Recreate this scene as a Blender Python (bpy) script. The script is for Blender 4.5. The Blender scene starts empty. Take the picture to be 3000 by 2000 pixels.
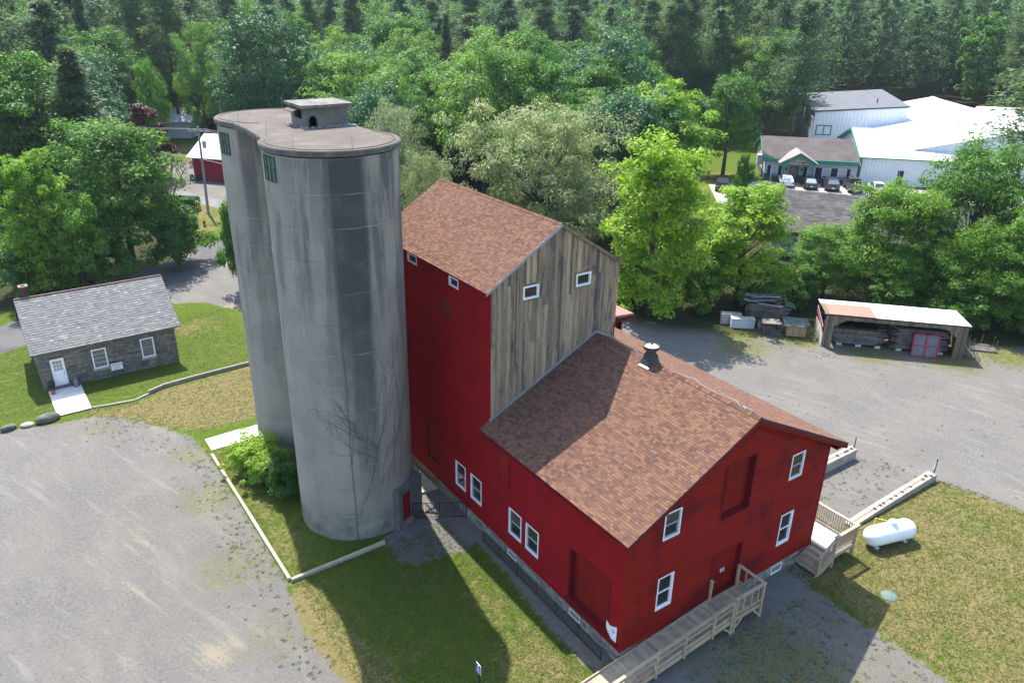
import bpy, math, random
import numpy as np
from mathutils import Vector, Matrix
rad = math.radians
scene = bpy.context.scene
COL = scene.collection

# ---------------------------------------------------------------- camera
CAM = Vector((-16.697, -16.152, 23.966))
YAW, PITCH, ROLL = rad(34.945), rad(-23.905), rad(1.008)
fw = Vector((math.sin(YAW)*math.cos(PITCH), math.cos(YAW)*math.cos(PITCH), math.sin(PITCH)))
rt = Vector((math.cos(YAW), -math.sin(YAW), 0))
up = rt.cross(fw)
r2 = math.cos(ROLL)*rt + math.sin(ROLL)*up
u2 = -math.sin(ROLL)*rt + math.cos(ROLL)*up
camd = bpy.data.cameras.new('camera')
camd.sensor_width = 36; camd.sensor_fit = 'HORIZONTAL'; camd.lens = 2256.13/3000*36
camd.clip_start = 0.5; camd.clip_end = 5000
cam = bpy.data.objects.new('camera', camd); COL.objects.link(cam)
m3 = Matrix((r2, u2, -fw)).transposed()
cam.matrix_world = Matrix.Translation(CAM) @ m3.to_4x4()
scene.camera = cam

# ---------------------------------------------------------------- sky and sun
SUN_EL = rad(58.3); SUN_XY = Vector((0.155, 0.988))
sdir = Vector((SUN_XY.x*math.cos(SUN_EL), SUN_XY.y*math.cos(SUN_EL), math.sin(SUN_EL))).normalized()
world = bpy.data.worlds.new('World'); scene.world = world; world.use_nodes = True
wn = world.node_tree.nodes; wl = world.node_tree.links
sky = wn.new('ShaderNodeTexSky'); sky.sky_type = 'NISHITA'; sky.sun_disc = False
sky.sun_elevation = SUN_EL; sky.sun_rotation = math.atan2(sdir.x, sdir.y)
sky.air_density = 1.0; sky.dust_density = 1.2; sky.ozone_density = 1.0
wl.new(sky.outputs[0], wn['Background'].inputs[0]); wn['Background'].inputs[1].default_value = 0.15
sund = bpy.data.lights.new('sun', 'SUN'); sund.energy = 3.6; sund.angle = rad(0.53); sund.color = (1, .95, .86)
sun = bpy.data.objects.new('sun', sund); COL.objects.link(sun)
sun.rotation_euler = sdir.to_track_quat('Z', 'Y').to_euler(); sun.location = (0, 0, 60)
scene.view_settings.view_transform = 'Standard'; scene.view_settings.look = 'None'
scene.view_settings.exposure = 1.6; scene.view_settings.gamma = 1
scene.cycles.max_bounces = 6; scene.cycles.diffuse_bounces = 3; scene.cycles.transmission_bounces = 3
scene.cycles.transparent_max_bounces = 4; scene.cycles.glossy_bounces = 2
scene.cycles.use_denoising = True

# ---------------------------------------------------------------- helpers
def link(o, parent=None):
    COL.objects.link(o)
    if parent is not None: o.parent = parent
    return o
def tag(o, label=None, cat=None, group=None, kind=None):
    if label: o['label'] = label
    if cat: o['category'] = cat
    if group: o['group'] = group
    if kind: o['kind'] = kind
    return o
def thing(name, label, cat, loc=(0,0,0), rz=0, group=None):
    o = bpy.data.objects.new(name, None); o.empty_display_size = .3
    o.location = loc; o.rotation_euler = (0, 0, rz)
    link(o); return tag(o, label, cat, group)

class MB:
    """collects faces, then becomes one mesh object"""
    def __init__(s): s.v = []; s.f = []
    def add(s, vs, fs):
        n = len(s.v); s.v += [tuple(v) for v in vs]; s.f += [tuple(i+n for i in f) for f in fs]; return s
    def box(s, x0, y0, z0, x1, y1, z1):
        return s.add([(x0,y0,z0),(x1,y0,z0),(x1,y1,z0),(x0,y1,z0),(x0,y0,z1),(x1,y0,z1),(x1,y1,z1),(x0,y1,z1)],
            [(0,3,2,1),(4,5,6,7),(0,1,5,4),(1,2,6,5),(2,3,7,6),(3,0,4,7)])
    def hexa(s, vs): return s.add(vs, [(0,3,2,1),(4,5,6,7),(0,1,5,4),(1,2,6,5),(2,3,7,6),(3,0,4,7)])
    def bar(s, a, b, w, h, upv=(0,0,1)):
        a = Vector(a); b = Vector(b); d = (b-a).normalized(); u = Vector(upv)
        sd = d.cross(u)
        if sd.length < 1e-4: sd = d.cross(Vector((1,0,0)))
        sd.normalize(); u = sd.cross(d).normalized(); sd = sd*w/2; u = u*h/2
        return s.hexa([a-sd-u, a+sd-u, b+sd-u, b-sd-u, a-sd+u, a+sd+u, b+sd+u, b-sd+u])
    def tube(s, pts, r, n=6, cap=True):
        if not hasattr(r, '__len__'): r = [r]*len(pts)
        pts = [Vector(p) for p in pts]; rings = []
        for i, p in enumerate(pts):
            d = (pts[min(i+1, len(pts)-1)] - pts[max(i-1, 0)]).normalized()
            a = d.cross(Vector((0,0,1)) if abs(d.z) < .95 else Vector((1,0,0))).normalized(); b = d.cross(a)
            rings.append([p + r[i]*(a*math.cos(2*math.pi*k/n) + b*math.sin(2*math.pi*k/n)) for k in range(n)])
        vs = [q for R in rings for q in R]; fs = []
        for i in range(len(pts)-1):
            for k in range(n):
                fs.append((i*n+k, i*n+(k+1) % n, (i+1)*n+(k+1) % n, (i+1)*n+k))
        if cap: fs += [tuple(range(n))[::-1], tuple(range((len(pts)-1)*n, len(pts)*n))]
        return s.add(vs, fs)
    def lathe(s, prof, n=24, c=(0,0,0)):
        vs = []; fs = []
        for r, z in prof:
            for k in range(n):
                a = 2*math.pi*k/n; vs.append((c[0]+r*math.cos(a), c[1]+r*math.sin(a), c[2]+z))
        for i in range(len(prof)-1):
            for k in range(n):
                fs.append((i*n+k, i*n+(k+1) % n, (i+1)*n+(k+1) % n, (i+1)*n+k))
        fs += [tuple(range(n))[::-1], tuple(range((len(prof)-1)*n, len(prof)*n))]
        return s.add(vs, fs)
    def prism(s, poly, off):
        """poly: 3-D points of one face; off: extrusion vector"""
        n = len(poly); off = Vector(off); vs = [Vector(p) for p in poly] + [Vector(p)+off for p in poly]
        return s.add(vs, [tuple(range(n))[::-1], tuple(range(n, 2*n))] + [(i, (i+1) % n, n+(i+1) % n, n+i) for i in range(n)])
    def mesh(s, name, mat, smooth=False):
        me = bpy.data.meshes.new(name); me.from_pydata(s.v, [], s.f); me.update()
        if mat: me.materials.append(mat)
        if smooth:
            me.polygons.foreach_set('use_smooth', [True]*len(me.polygons))
        return me
    def build(s, name, mat, parent=None, smooth=False, kind=None):
        o = bpy.data.objects.new(name, s.mesh(name, mat, smooth)); link(o, parent)
        if smooth:
            try: o.data.set_sharp_from_angle(angle=rad(40))
            except Exception: pass
        return tag(o, kind=kind)
def box(*a): return MB().box(*a)

def fast_mesh(name, V, F, mat):
    """numpy arrays of vertices (n,3) and quads (m,4)"""
    me = bpy.data.meshes.new(name); n, m = len(V), len(F); k = F.shape[1]
    me.vertices.add(n); me.vertices.foreach_set('co', V.astype(np.float32).ravel())
    me.loops.add(m*k); me.loops.foreach_set('vertex_index', F.astype(np.int32).ravel())
    me.polygons.add(m); me.polygons.foreach_set('loop_start', np.arange(0, m*k, k, dtype=np.int32))
    me.update(calc_edges=True)
    if mat: me.materials.append(mat)
    return me
def copy_tree(o, parent=None):
    c = o.copy(); link(c, parent)
    for ch in o.children: copy_tree(ch, c)
    return c
def pieces(parent, name, plist, mat, most=300, rest='pieces', xf=None):
    """plist: list of 8-vertex hexahedra; the nearest ones become parts, the rest one stuff part"""
    if len(plist) > most:
        inv = parent.matrix_world if xf is None else xf
        plist = sorted(plist, key=lambda h: ((inv @ Vector(h[0])) - CAM).length)
    for h in plist[:most]: MB().hexa(h).build(name, mat, parent)
    if len(plist) > most:
        mb = MB()
        for h in plist[most:]: mb.hexa(h)
        mb.build(rest, mat, parent, kind='stuff')

# ---------------------------------------------------------------- materials
class NT:
    def __init__(s, name):
        s.m = bpy.data.materials.new(name); s.m.use_nodes = True; s.t = s.m.node_tree; s.n = s.t.nodes
        s.p = s.n['Principled BSDF']; s.out = s.n['Material Output']
    def L(s, a, b): s.t.links.new(a, b)
    def N(s, typ, **kw):
        n = s.n.new('ShaderNode'+typ)
        for k, v in kw.items(): setattr(n, k, v)
        return n
    def pos(s, sc=(1,1,1), obj=False):
        g = s.N('TexCoord').outputs['Object'] if obj else s.N('NewGeometry').outputs['Position']
        mp = s.N('Mapping'); mp.inputs['Scale'].default_value = sc; s.L(g, mp.inputs[0]); return mp.outputs[0]
    def noise(s, scale, detail=5, rough=.6, vec=None, out=0, dist=0):
        n = s.N('TexNoise'); n.inputs['Scale'].default_value = scale; n.inputs['Detail'].default_value = detail
        n.inputs['Roughness'].default_value = rough; n.inputs['Distortion'].default_value = dist
        s.L(vec if vec is not None else s.pos(), n.inputs['Vector']); return n.outputs[out]
    def ramp(s, fac, stops, interp='LINEAR'):
        r = s.N('ValToRGB'); e = r.color_ramp.elements; r.color_ramp.interpolation = interp
        while len(e) < len(stops): e.new(.5)
        for el, (p, c) in zip(e, stops):
            el.position = p; el.color = (c[0], c[1], c[2], 1) if hasattr(c, '__len__') else (c, c, c, 1)
        s.L(fac, r.inputs[0]); return r.outputs[0]
    def math(s, op, a, b=None, c=None, clamp=False):
        n = s.N('Math', operation=op, use_clamp=clamp)
        for i, x in enumerate((a, b, c)):
            if x is None: continue
            if isinstance(x, (int, float)): n.inputs[i].default_value = x
            else: s.L(x, n.inputs[i])
        return n.outputs[0]
    def mix(s, fac, a, b, mode='MIX'):
        n = s.N('Mix', data_type='RGBA', blend_type=mode)
        for sock, x in ((n.inputs[0], fac), (n.inputs[6], a), (n.inputs[7], b)):
            if isinstance(x, (int, float)): sock.default_value = x
            elif hasattr(x, '__len__'): sock.default_value = (x[0], x[1], x[2], 1)
            else: s.L(x, sock)
        return n.outputs[2]
    def rnd(s):
        """a value that differs from piece to piece"""
        o = s.N('ObjectInfo').outputs['Random']; i = s.N('NewGeometry').outputs['Random Per Island']
        return s.math('FRACT', s.math('ADD', o, i))
    def attr(s, name): return s.N('Attribute', attribute_name=name).outputs['Fac']
    def sm(s, x, lo, hi):
        n = s.N('MapRange', interpolation_type='SMOOTHSTEP'); n.inputs[1].default_value = lo; n.inputs[2].default_value = hi
        s.L(x, n.inputs[0]); return n.outputs[0]
    def bump(s, h, strength=.3, dist=.02):
        b = s.N('Bump'); b.inputs['Strength'].default_value = strength; b.inputs['Distance'].default_value = dist
        s.L(h, b.inputs['Height']); s.L(b.outputs[0], s.p.inputs['Normal'])
    def done(s, col=None, rough=.8, spec=.3, metal=0):
        if col is not None:
            if hasattr(col, '__len__'): s.p.inputs['Base Color'].default_value = (col[0], col[1], col[2], 1)
            else: s.L(col, s.p.inputs['Base Color'])
        if isinstance(rough, (int, float)): s.p.inputs['Roughness'].default_value = rough
        else: s.L(rough, s.p.inputs['Roughness'])
        s.p.inputs['Specular IOR Level'].default_value = spec; s.p.inputs['Metallic'].default_value = metal
        return s.m
def vary(name, c1, c2, scale=3, rough=.8, piece=0., bump=0., vec=(1,1,1), spec=.3, metal=0, detail=5):
    """a base colour that wanders between two tones, with optional change from piece to piece"""
    t = NT(name); f = t.noise(scale, detail, .62, t.pos(vec))
    c = t.ramp(f, [(.3, c1), (.7, c2)])
    if piece: c = t.mix(1, c, t.ramp(t.rnd(), [(0, 1-piece), (1, 1+piece)]), 'MULTIPLY')
    if bump: t.bump(t.noise(scale*6, 4, .6, t.pos(vec)), bump, .02)
    return t.done(c, rough, spec, metal)
def plain(name, c, rough=.6, spec=.4, metal=0): return NT(name).done(c, rough, spec, metal)
# ---------------------------------------------------------------- ground
def sd_poly(X, Y, poly):
    """signed distance, positive inside"""
    poly = np.array(poly, float); n = len(poly); d = np.full(X.shape, 1e9); ins = np.zeros(X.shape, bool)
    for i in range(n):
        a, b = poly[i], poly[(i+1) % n]; e = b-a
        t = np.clip(((X-a[0])*e[0]+(Y-a[1])*e[1])/(e@e), 0, 1)
        d = np.minimum(d, np.hypot(X-a[0]-t*e[0], Y-a[1]-t*e[1]))
        c = ((a[1] > Y) != (b[1] > Y))
        with np.errstate(divide='ignore', invalid='ignore'):
            xi = (b[0]-a[0])*(Y-a[1])/(b[1]-a[1]+1e-12)+a[0]
        ins ^= c & (X < xi)
    return np.where(ins, d, -d)
GRAVEL = [
 [(-70,33.6),(-19,33.7),(-16.5,33.0),(-13.5,32.5),(-11.6,30.2),(-9.7,27),(-9.35,24),(-9.3,11.4),(-9.7,8.5),(-9.4,5),(-8.6,1.5),(-7.5,-3),(-7,-45),(-70,-45)],
 [(-1.15,.2),(-1.1,4.2),(-.75,6.8),(-.7,9.4),(-1.5,9.2),(-3,9.4),(-3.9,9.5),(-4.4,10),(-4.5,12),(-2,13.5),(.2,16.5),(.3,.3)],
 [(-2.2,-1.2),(.3,.4),(12,.4),(12,-.6),(10.1,-1.3),(10.1,-7.5),(10.4,-35),(-6,-35)],
 [(11.5,.8),(13.8,.6),(15.7,.15),(23.3,.0),(24.4,-4.2),(27,-15),(60,-35),(58,-8),(50,3.5),(46,7),(43.6,10.2),(37,17),(32.8,21.6),(28,25.5),(22,31),(14,34),(4,37),(-.3,40),(.6,43.5),(-1.1,45.4),(-3.2,49),(-5.5,50.1),(-8,51),(-5,56),(2,61),(6,64),(14,62),(16,40),(12,34)],
 [(-2,92),(3,97),(8,112.5),(14,112),(26,106),(22,80),(12,76),(8.4,84.2),(6,89.2)]]
DRYP = [([(-14.5,33.4),(-11.5,33.1),(-9.6,34.2),(-3.6,34.5),(-1.5,28.5),(-6,27.2),(-9,27.3),(-11.8,30)], .95),
 ([(10,.5),(24.5,.5),(30,-30),(10,-40)], .66), ([(-10.5,11.5),(-8.0,11.2),(-7.9,7),(-7.4,2.5),(-7,-6),(-12,-6)], .8),
 ([(-9.3,24.5),(-8.6,24.5),(-7.4,14),(-7,11.7),(-9.3,11.7)], .55), ([(-2.6,8),(-1.2,6),(-1.2,-2),(-5.5,-2),(-4,4)], .5),
 ([(-3,46),(-12,44),(-10,41),(-3,42)], .45), ([(4,112),(8,118),(10,131),(22,131),(26,106)], .55), ([(2,66),(10,82),(2,92),(-4,80)], .5),
 ([(105,95),(125,85),(150,100),(120,115)], .9), ([(62,46),(70,70),(80,64),(72,48)], .45)]
def axis(lo, hi, step, far, n):
    a = np.arange(lo, hi+step/2, step); g = np.geomspace(1, far, n)
    return np.concatenate([lo-g[::-1], a, hi+g])
gx = axis(-32, 62, .42, 2200, 26); gy = axis(-14, 104, .42, 2200, 26)
GX, GY = np.meshgrid(gx, gy, indexing='ij')
def hill(x, y):
    d = np.hypot(x-CAM.x, y-CAM.y); t = np.clip((d-300)/500, 0, 1)
    return t*t*(3-2*t)*55*(.75+.25*np.sin(x*.004+1.3)*np.cos(y*.003))
def undul(x, y): return .035*np.sin(x*.55+.3*y)*np.cos(y*.43-.2*x)
GZ = hill(GX, GY)
V = np.stack([GX, GY, GZ], -1).reshape(-1, 3)
nx, ny = len(gx), len(gy); I = np.arange(nx*ny).reshape(nx, ny)
F = np.stack([I[:-1,:-1], I[1:,:-1], I[1:,1:], I[:-1,1:]], -1).reshape(-1, 4)
sdg = np.max([sd_poly(GX, GY, p) for p in GRAVEL], 0)
dry = np.full(GX.shape, .16)
for pl, w in DRYP:
    k = np.clip(sd_poly(GX, GY, pl)/1.6+.5, 0, 1); dry = np.maximum(dry, k*w)
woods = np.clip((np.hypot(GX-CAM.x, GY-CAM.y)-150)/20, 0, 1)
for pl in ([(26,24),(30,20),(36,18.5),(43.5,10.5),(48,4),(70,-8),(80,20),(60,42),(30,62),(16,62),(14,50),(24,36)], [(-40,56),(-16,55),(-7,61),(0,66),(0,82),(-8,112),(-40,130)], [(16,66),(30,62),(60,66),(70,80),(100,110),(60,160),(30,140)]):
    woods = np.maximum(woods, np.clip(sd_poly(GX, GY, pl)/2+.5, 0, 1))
# weeds that have come up through the gravel
weed = np.clip(1-np.abs(sdg)/2.6, 0, 1)*.5
for cx, cy, r, w in ((-10.9,14,4.2,.6),(-10.4,20,3.6,.62),(-10.8,9,3.6,.55),(-10.2,25,3,.6),(5,-4,7,.7),(8,-3,5,.55),(3,-7,6,.72),(9,-6,5,.5),(18,2.2,5,.45),(29,18,5,.7),(31,20.5,4,.95),(34,17,4,.9),(36,12,5,.72),(40,8,5,.75),(38,14,4,.8),(44,6,4,.8),(26,2,6,.35),(24,8,6,.3),(-14,31,3,.55),(10,-9,4,.6),(44,2,6,.55)):
    weed = np.maximum(weed, w*np.clip(1.25-np.hypot(GX-cx, GY-cy)/r, 0, 1))
dirt = np.zeros(GX.shape)
for cx, cy, rx, ry, w in ((-12.9,9.2,1.3,1.1,.72),(-15,15,2.2,1.6,.38),(-14.2,18.4,2.4,1.5,.42),(-16.5,11,2.4,1.4,.35),(-12.2,6.5,1.6,1.2,.3),(-10.6,29.2,1.0,.6,.8),(-1.6,46.6,2.0,1.3,.9),(1.5,44,2.5,1.4,.7),(-17,7,2,1.2,.35),(24,3,3,2,.3),(46,5,4,2,.5),(26.5,-4,3,3,.35)):
    dirt = np.maximum(dirt, w*np.clip(1.3-np.hypot((GX-cx)/rx, (GY-cy)/ry), 0, 1))
t = NT('ground_cover')
P1 = t.noise(.35, 4, .6); P2 = t.noise(2.2, 6, .7); P3 = t.noise(7, 4, .7); P4 = t.noise(17, 4, .75); P5 = t.noise(38, 3, .8)
green = t.ramp(P2, [(.28, (.032,.068,.005)), (.5, (.055,.095,.007)), (.72, (.088,.122,.012))])
green = t.mix(t.math('MULTIPLY', P4, .5), green, (.12,.15,.025))
green = t.mix(t.ramp(P3, [(.45, 0), (.75, .55)]), green, (.022,.048,.005))
straw = t.ramp(P3, [(.25, (.10,.086,.028)), (.5, (.17,.142,.058)), (.75, (.245,.205,.10))])
straw = t.mix(t.ramp(P4, [(.4, 0), (.7, .5)]), straw, (.10,.08,.03))
dn = t.math('ADD', t.attr('dry'), t.math('MULTIPLY', t.math('SUBTRACT', P2, .5), 1.5))
dn = t.math('ADD', dn, t.math('MULTIPLY', t.math('SUBTRACT', P1, .5), 1.1))
dn = t.math('ADD', dn, t.math('MULTIPLY', t.math('SUBTRACT', P3, .5), .9))
grass = t.mix(t.sm(dn, .28, .72), green, straw)
gv = t.ramp(P5, [(.3, (.052,.049,.045)), (.5, (.142,.134,.124)), (.7, (.29,.276,.258))])
gv = t.mix(t.ramp(P4, [(.35, .0), (.7, .6)]), gv, (.108,.102,.095))
gv = t.mix(t.ramp(P3, [(.3, .65), (.5, 0), (.7, .55)]), gv, t.ramp(P3, [(.4, (.088,.084,.078)), (.6, (.235,.223,.207))]))
gv = t.mix(t.ramp(P1, [(.38, 0), (.68, .5)]), gv, (.185,.174,.155))
gv = t.mix(t.ramp(t.noise(.8, 5, .7, t.pos((1,.28,1))), [(.52, 0), (.75, .5)]), gv, (.215,.204,.185))
TRK = t.N('Mapping'); TRK.vector_type = 'TEXTURE'; TRK.inputs['Rotation'].default_value = (0,0,rad(-70)); TRK.inputs['Scale'].default_value = (5.5,.55,1); t.L(t.N('NewGeometry').outputs['Position'], TRK.inputs[0])
trk = t.noise(1.0, 6, .68, TRK.outputs[0])
gv = t.mix(t.ramp(trk, [(.55, 0), (.7, .4)]), gv, (.25,.243,.232)); gv = t.mix(t.ramp(trk, [(.3, .3), (.42, 0)]), gv, (.13,.13,.133))
dm = t.sm(t.math('ADD', t.attr('dirt'), t.math('ADD', t.math('MULTIPLY', t.math('SUBTRACT', trk, .5), 1.9), t.math('MULTIPLY', t.math('SUBTRACT', P3, .5), .9))), .35, .85)
gv = t.mix(dm, gv, t.ramp(P4, [(.3, (.19,.165,.125)), (.7, (.28,.245,.185))]))
wn_ = t.math('ADD', t.attr('weed'), t.math('MULTIPLY', t.math('SUBTRACT', P3, .5), 1.7))
wn_ = t.math('ADD', wn_, t.math('MULTIPLY', t.math('SUBTRACT', P2, .5), .9))
gv = t.mix(t.sm(wn_, .56, .72), gv, t.mix(t.ramp(P2, [(.4, 0), (.6, 1)]), green, straw))
edge = t.math('ADD', t.attr('gravel'), t.math('ADD', t.math('MULTIPLY', t.math('SUBTRACT', P2, .5), 1.4), t.math('MULTIPLY', t.math('SUBTRACT', P3, .5), 1.0)))
cov = t.mix(t.sm(edge, -.12, .12), grass, gv)
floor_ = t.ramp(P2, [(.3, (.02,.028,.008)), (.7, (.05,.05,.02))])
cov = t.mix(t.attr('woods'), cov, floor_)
t.bump(t.math('ADD', P4, t.math('ADD', P3, t.math('MULTIPLY', P5, .8))), .8, .05)
me = fast_mesh('ground', V, F, t.done(cov, .95, .1))
for nm, arr in (('gravel', np.clip(sdg, -3, 3)), ('dry', dry), ('weed', weed), ('dirt', dirt), ('woods', woods)):
    me.attributes.new(nm, 'FLOAT', 'POINT').data.foreach_set('value', arr.astype(np.float32).ravel())
tag(link(bpy.data.objects.new('ground', me)), kind='structure')
def flat(name, poly, z, mat, h=0, kind='structure'):
    mb = MB()
    if h: mb.prism([(x, y, z-h) for x, y in poly], (0, 0, h))
    else: mb.add([(x, y, z) for x, y in poly], [tuple(range(len(poly)))])
    return mb.build(name, mat, None, kind=kind)
t = NT('asphalt')
c = t.ramp(t.noise(.5, 5, .65), [(.3, (.06,.058,.06)), (.7, (.105,.102,.1))]); c = t.mix(t.ramp(t.noise(60, 3), [(.4, 0), (.7, .4)]), c, (.14,.135,.13))
t.bump(t.noise(60, 3), .3, .01); ASPH = t.done(c, .9, .2)
def wob(poly, n=6, a=.18, seed=0):
    """break long straight edges up a little"""
    r = random.Random(seed); out = []
    for i, p in enumerate(poly):
        q = poly[(i+1) % len(poly)]
        for k in range(n):
            f = k/n; out.append((p[0]+(q[0]-p[0])*f+r.uniform(-a, a), p[1]+(q[1]-p[1])*f+r.uniform(-a, a)))
    return out
flat('driveway', wob([(-60,43),(-40,44),(-18.2,46.2),(-12,48.5),(-7.5,52.3),(-4.7,55.0),(-2.6,55.6),(1.4,58.6),(3.3,61.9),(9,65),(13,66),(17,69),(10.5,74),(6,71),(2.94,67.35),(-2,63.3),(-8.1,58.8),(-12.5,55),(-17.9,52),(-40,50),(-60,49)]), .006, ASPH)
flat('road', wob([(-8,114),(4.9,84.8),(7,80.1),(10,74.6),(15,70),(20,76),(12.5,79),(8.2,84.6),(6.1,89.6),(-4,114)], 5, .1, 2), .010, vary('road_asphalt', (.13,.13,.135), (.18,.176,.175), 1.2, .9))
PALE = vary('parking_concrete', (.28,.265,.24), (.38,.36,.33), .6, .9)
flat('parking_lot', [(62,50),(70,59),(79.2,56.6),(92,43.4),(118,17),(104,8),(84,34)], .006, PALE)

# ---------------------------------------------------------------- trees
def unit(a): return a/np.maximum(np.linalg.norm(a, axis=-1, keepdims=True), 1e-9)
def leaf_quads(P, Nn, size, asp, rng, along=None):
    n = len(P); Nn = unit(Nn)
    T = rng.normal(size=(n, 3)) if along is None else along + rng.normal(size=(n, 3))*.35
    T = unit(T - (T*Nn).sum(1, keepdims=True)*Nn); B = np.cross(Nn, T)
    s = size*rng.uniform(.65, 1.35, (n, 1))
    V = np.stack([P-T*s*.5, P-B*s*asp*.5-T*s*.05, P+T*s*.5, P+B*s*asp*.5-T*s*.05], 1).reshape(-1, 3)
    return V, np.arange(4*n).reshape(-1, 4)
def sphere_pts(n, rng):
    i = np.arange(n)+.5; ph = np.arccos(1-2*i/n); th = np.pi*(1+5**.5)*i+rng.uniform(0, 6)
    d = np.stack([np.cos(th)*np.sin(ph), np.sin(th)*np.sin(ph), np.cos(ph)], -1)
    return unit(d+rng.normal(size=(n, 3))*.22)
def crown(seed, H, R, z0, nb, ns, nl, size, asp, rr=(.5,.86), cl=.2, squash=.72, shape=0., upn=.55, droop=None, sub=.30):
    """foliage of a broad-leaved tree: boughs, clusters on them, leaves on the clusters"""
    rng = np.random.default_rng(seed); cz = (z0+H)/2; hz = (H-z0)/2
    bd = sphere_pts(nb, rng); bd = bd[bd[:, 2] > -.82]
    fr = rng.uniform(*rr, (len(bd), 1)); rad_ = R*(1+shape*(-bd[:, 2:3]))
    bp = np.concatenate([bd[:, :2]*rad_*fr, cz+bd[:, 2:3]*hz*(fr+.08)], 1)
    sp = np.repeat(bp, ns, 0)+rng.normal(size=(len(bp)*ns, 3))*R*sub*np.array([.62, .62, .45])
    sr = R*cl*rng.uniform(.6, 1.25, (len(sp), 1))
    cp = np.repeat(sp, nl, 0); cr = np.repeat(sr, nl, 0)
    d = rng.normal(size=(len(cp), 3)); d[:, 2] = np.where(d[:, 2] < 0, d[:, 2]*.55, d[:, 2]); d = unit(d)
    P = cp + d*cr*rng.uniform(.55, 1.1, (len(cp), 1))*np.array([1, 1, squash])
    out = unit(cp-np.array([0, 0, cz-hz*.4]))
    Nn = d*.75+out*.35+np.array([0, 0, upn])+rng.normal(size=P.shape)*.45
    ok = (P[:, 2] > .25) & (P[:, 2] < H*1.02)
    al = None
    if droop is not None: al = np.tile(np.array([0, 0, droop]), (len(P), 1))+d*.6
    V, F = leaf_quads(P[ok], Nn[ok], size, asp, rng, None if al is None else al[ok])
    return V, F, bp
def trunk(bp, H, r0, seed, n=14, lean=.0, z0=0):
    rng = random.Random(seed); mb = MB(); top = H*.72
    mb.tube([(0,0,-.2), (rng.uniform(-.1,.1), rng.uniform(-.1,.1), top*.35), (rng.uniform(-.3,.3), rng.uniform(-.3,.3), top*.7), (0,0,top)], [r0*1.25, r0, r0*.7, r0*.25], 8)
    idx = list(range(len(bp))); rng.shuffle(idx)
    for i in idx[:n]:
        b = Vector(bp[i]); zs = max(H*.12, b.z*rng.uniform(.45, .7)); s0 = Vector((0,0,zs)); m = s0.lerp(b, .55)+Vector((0,0,-.3*rng.random()))
        mb.tube([s0, m, b], [r0*.42, r0*.26, r0*.08], 5)
    return mb
def conifer(seed, H, R, zf, lev, nbr, ncl, nn, size, droop, pine=True):
    rng = np.random.default_rng(seed); Ps = []; Ns = []; Al = []; br = []
    for z in np.arange(zf, 1, lev):
        tt = (z-zf)/(1-zf); L = R*((1-tt)**.55*(.55+.45*min(1, tt*4+.35)) if pine else (1-tt)**.92)+.35
        for k in range(nbr):
            a = rng.uniform(0, 6.283); l = L*(rng.uniform(.35, 1.2) if pine else rng.uniform(.7, 1.1)); e = np.array([np.cos(a), np.sin(a), 0])
            zz = z*H+rng.uniform(-.3, .3)*lev*H; tip = e*l+np.array([0, 0, l*(.16 if pine else droop)])
            br.append((Vector((0, 0, zz)), Vector(tip)+Vector((0, 0, zz))))
            for c in range(ncl):
                f = rng.uniform(.35 if pine else .15, 1.05); cc = np.array([0, 0, zz])+tip*f+rng.normal(size=3)*np.array([.22, .22, .1])*(l*.3+.2)
                m = nn; d = rng.normal(size=(m, 3))*np.array([1, 1, .6 if pine else .45])
                Ps.append(cc+d*(.17*l+.2 if pine else .13*l+.18)); Ns.append(np.array([0, 0, 1.0])+rng.normal(size=(m, 3))*.55); Al.append(np.tile(e+np.array([0, 0, droop*.6]), (m, 1))+unit(d)*.8)
    V, F = leaf_quads(np.concatenate(Ps), np.concatenate(Ns), size, .3, rng, np.concatenate(Al)); return V, F, br
LEAFK = 1.5
def leafmat(name, dark, mid, light, trans=.5, tint=(1.2,1.35,.5)):
    dark, mid, light = [[k*LEAFK for k in c] for c in (dark, mid, light)]
    t = NT(name); isl = t.N('NewGeometry').outputs['Random Per Island']; ob = t.N('ObjectInfo').outputs['Random']
    c = t.ramp(isl, [(0, dark), (.5, mid), (1, light)])
    c = t.mix(t.ramp(t.noise(.45, 3, .6), [(.35, 0), (.7, .45)]), c, light)
    c = t.mix(1, c, t.ramp(ob, [(0, (.78,.84,.95)), (.5, (1,1,1)), (1, (1.2,1.1,.9))]), 'MULTIPLY')
    t.done(c, .55, .35); tr = t.N('BsdfTranslucent'); t.L(t.mix(1, c, tint, 'MULTIPLY'), tr.inputs[0])
    mx = t.N('MixShader'); mx.inputs[0].default_value = trans; t.L(t.p.outputs[0], mx.inputs[1]); t.L(tr.outputs[0], mx.inputs[2]); t.L(mx.outputs[0], t.out.inputs[0])
    return t.m
BARK = vary('bark', (.05,.042,.034), (.13,.115,.1), 3, .95, 0, .5, (4,4,.6))
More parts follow.
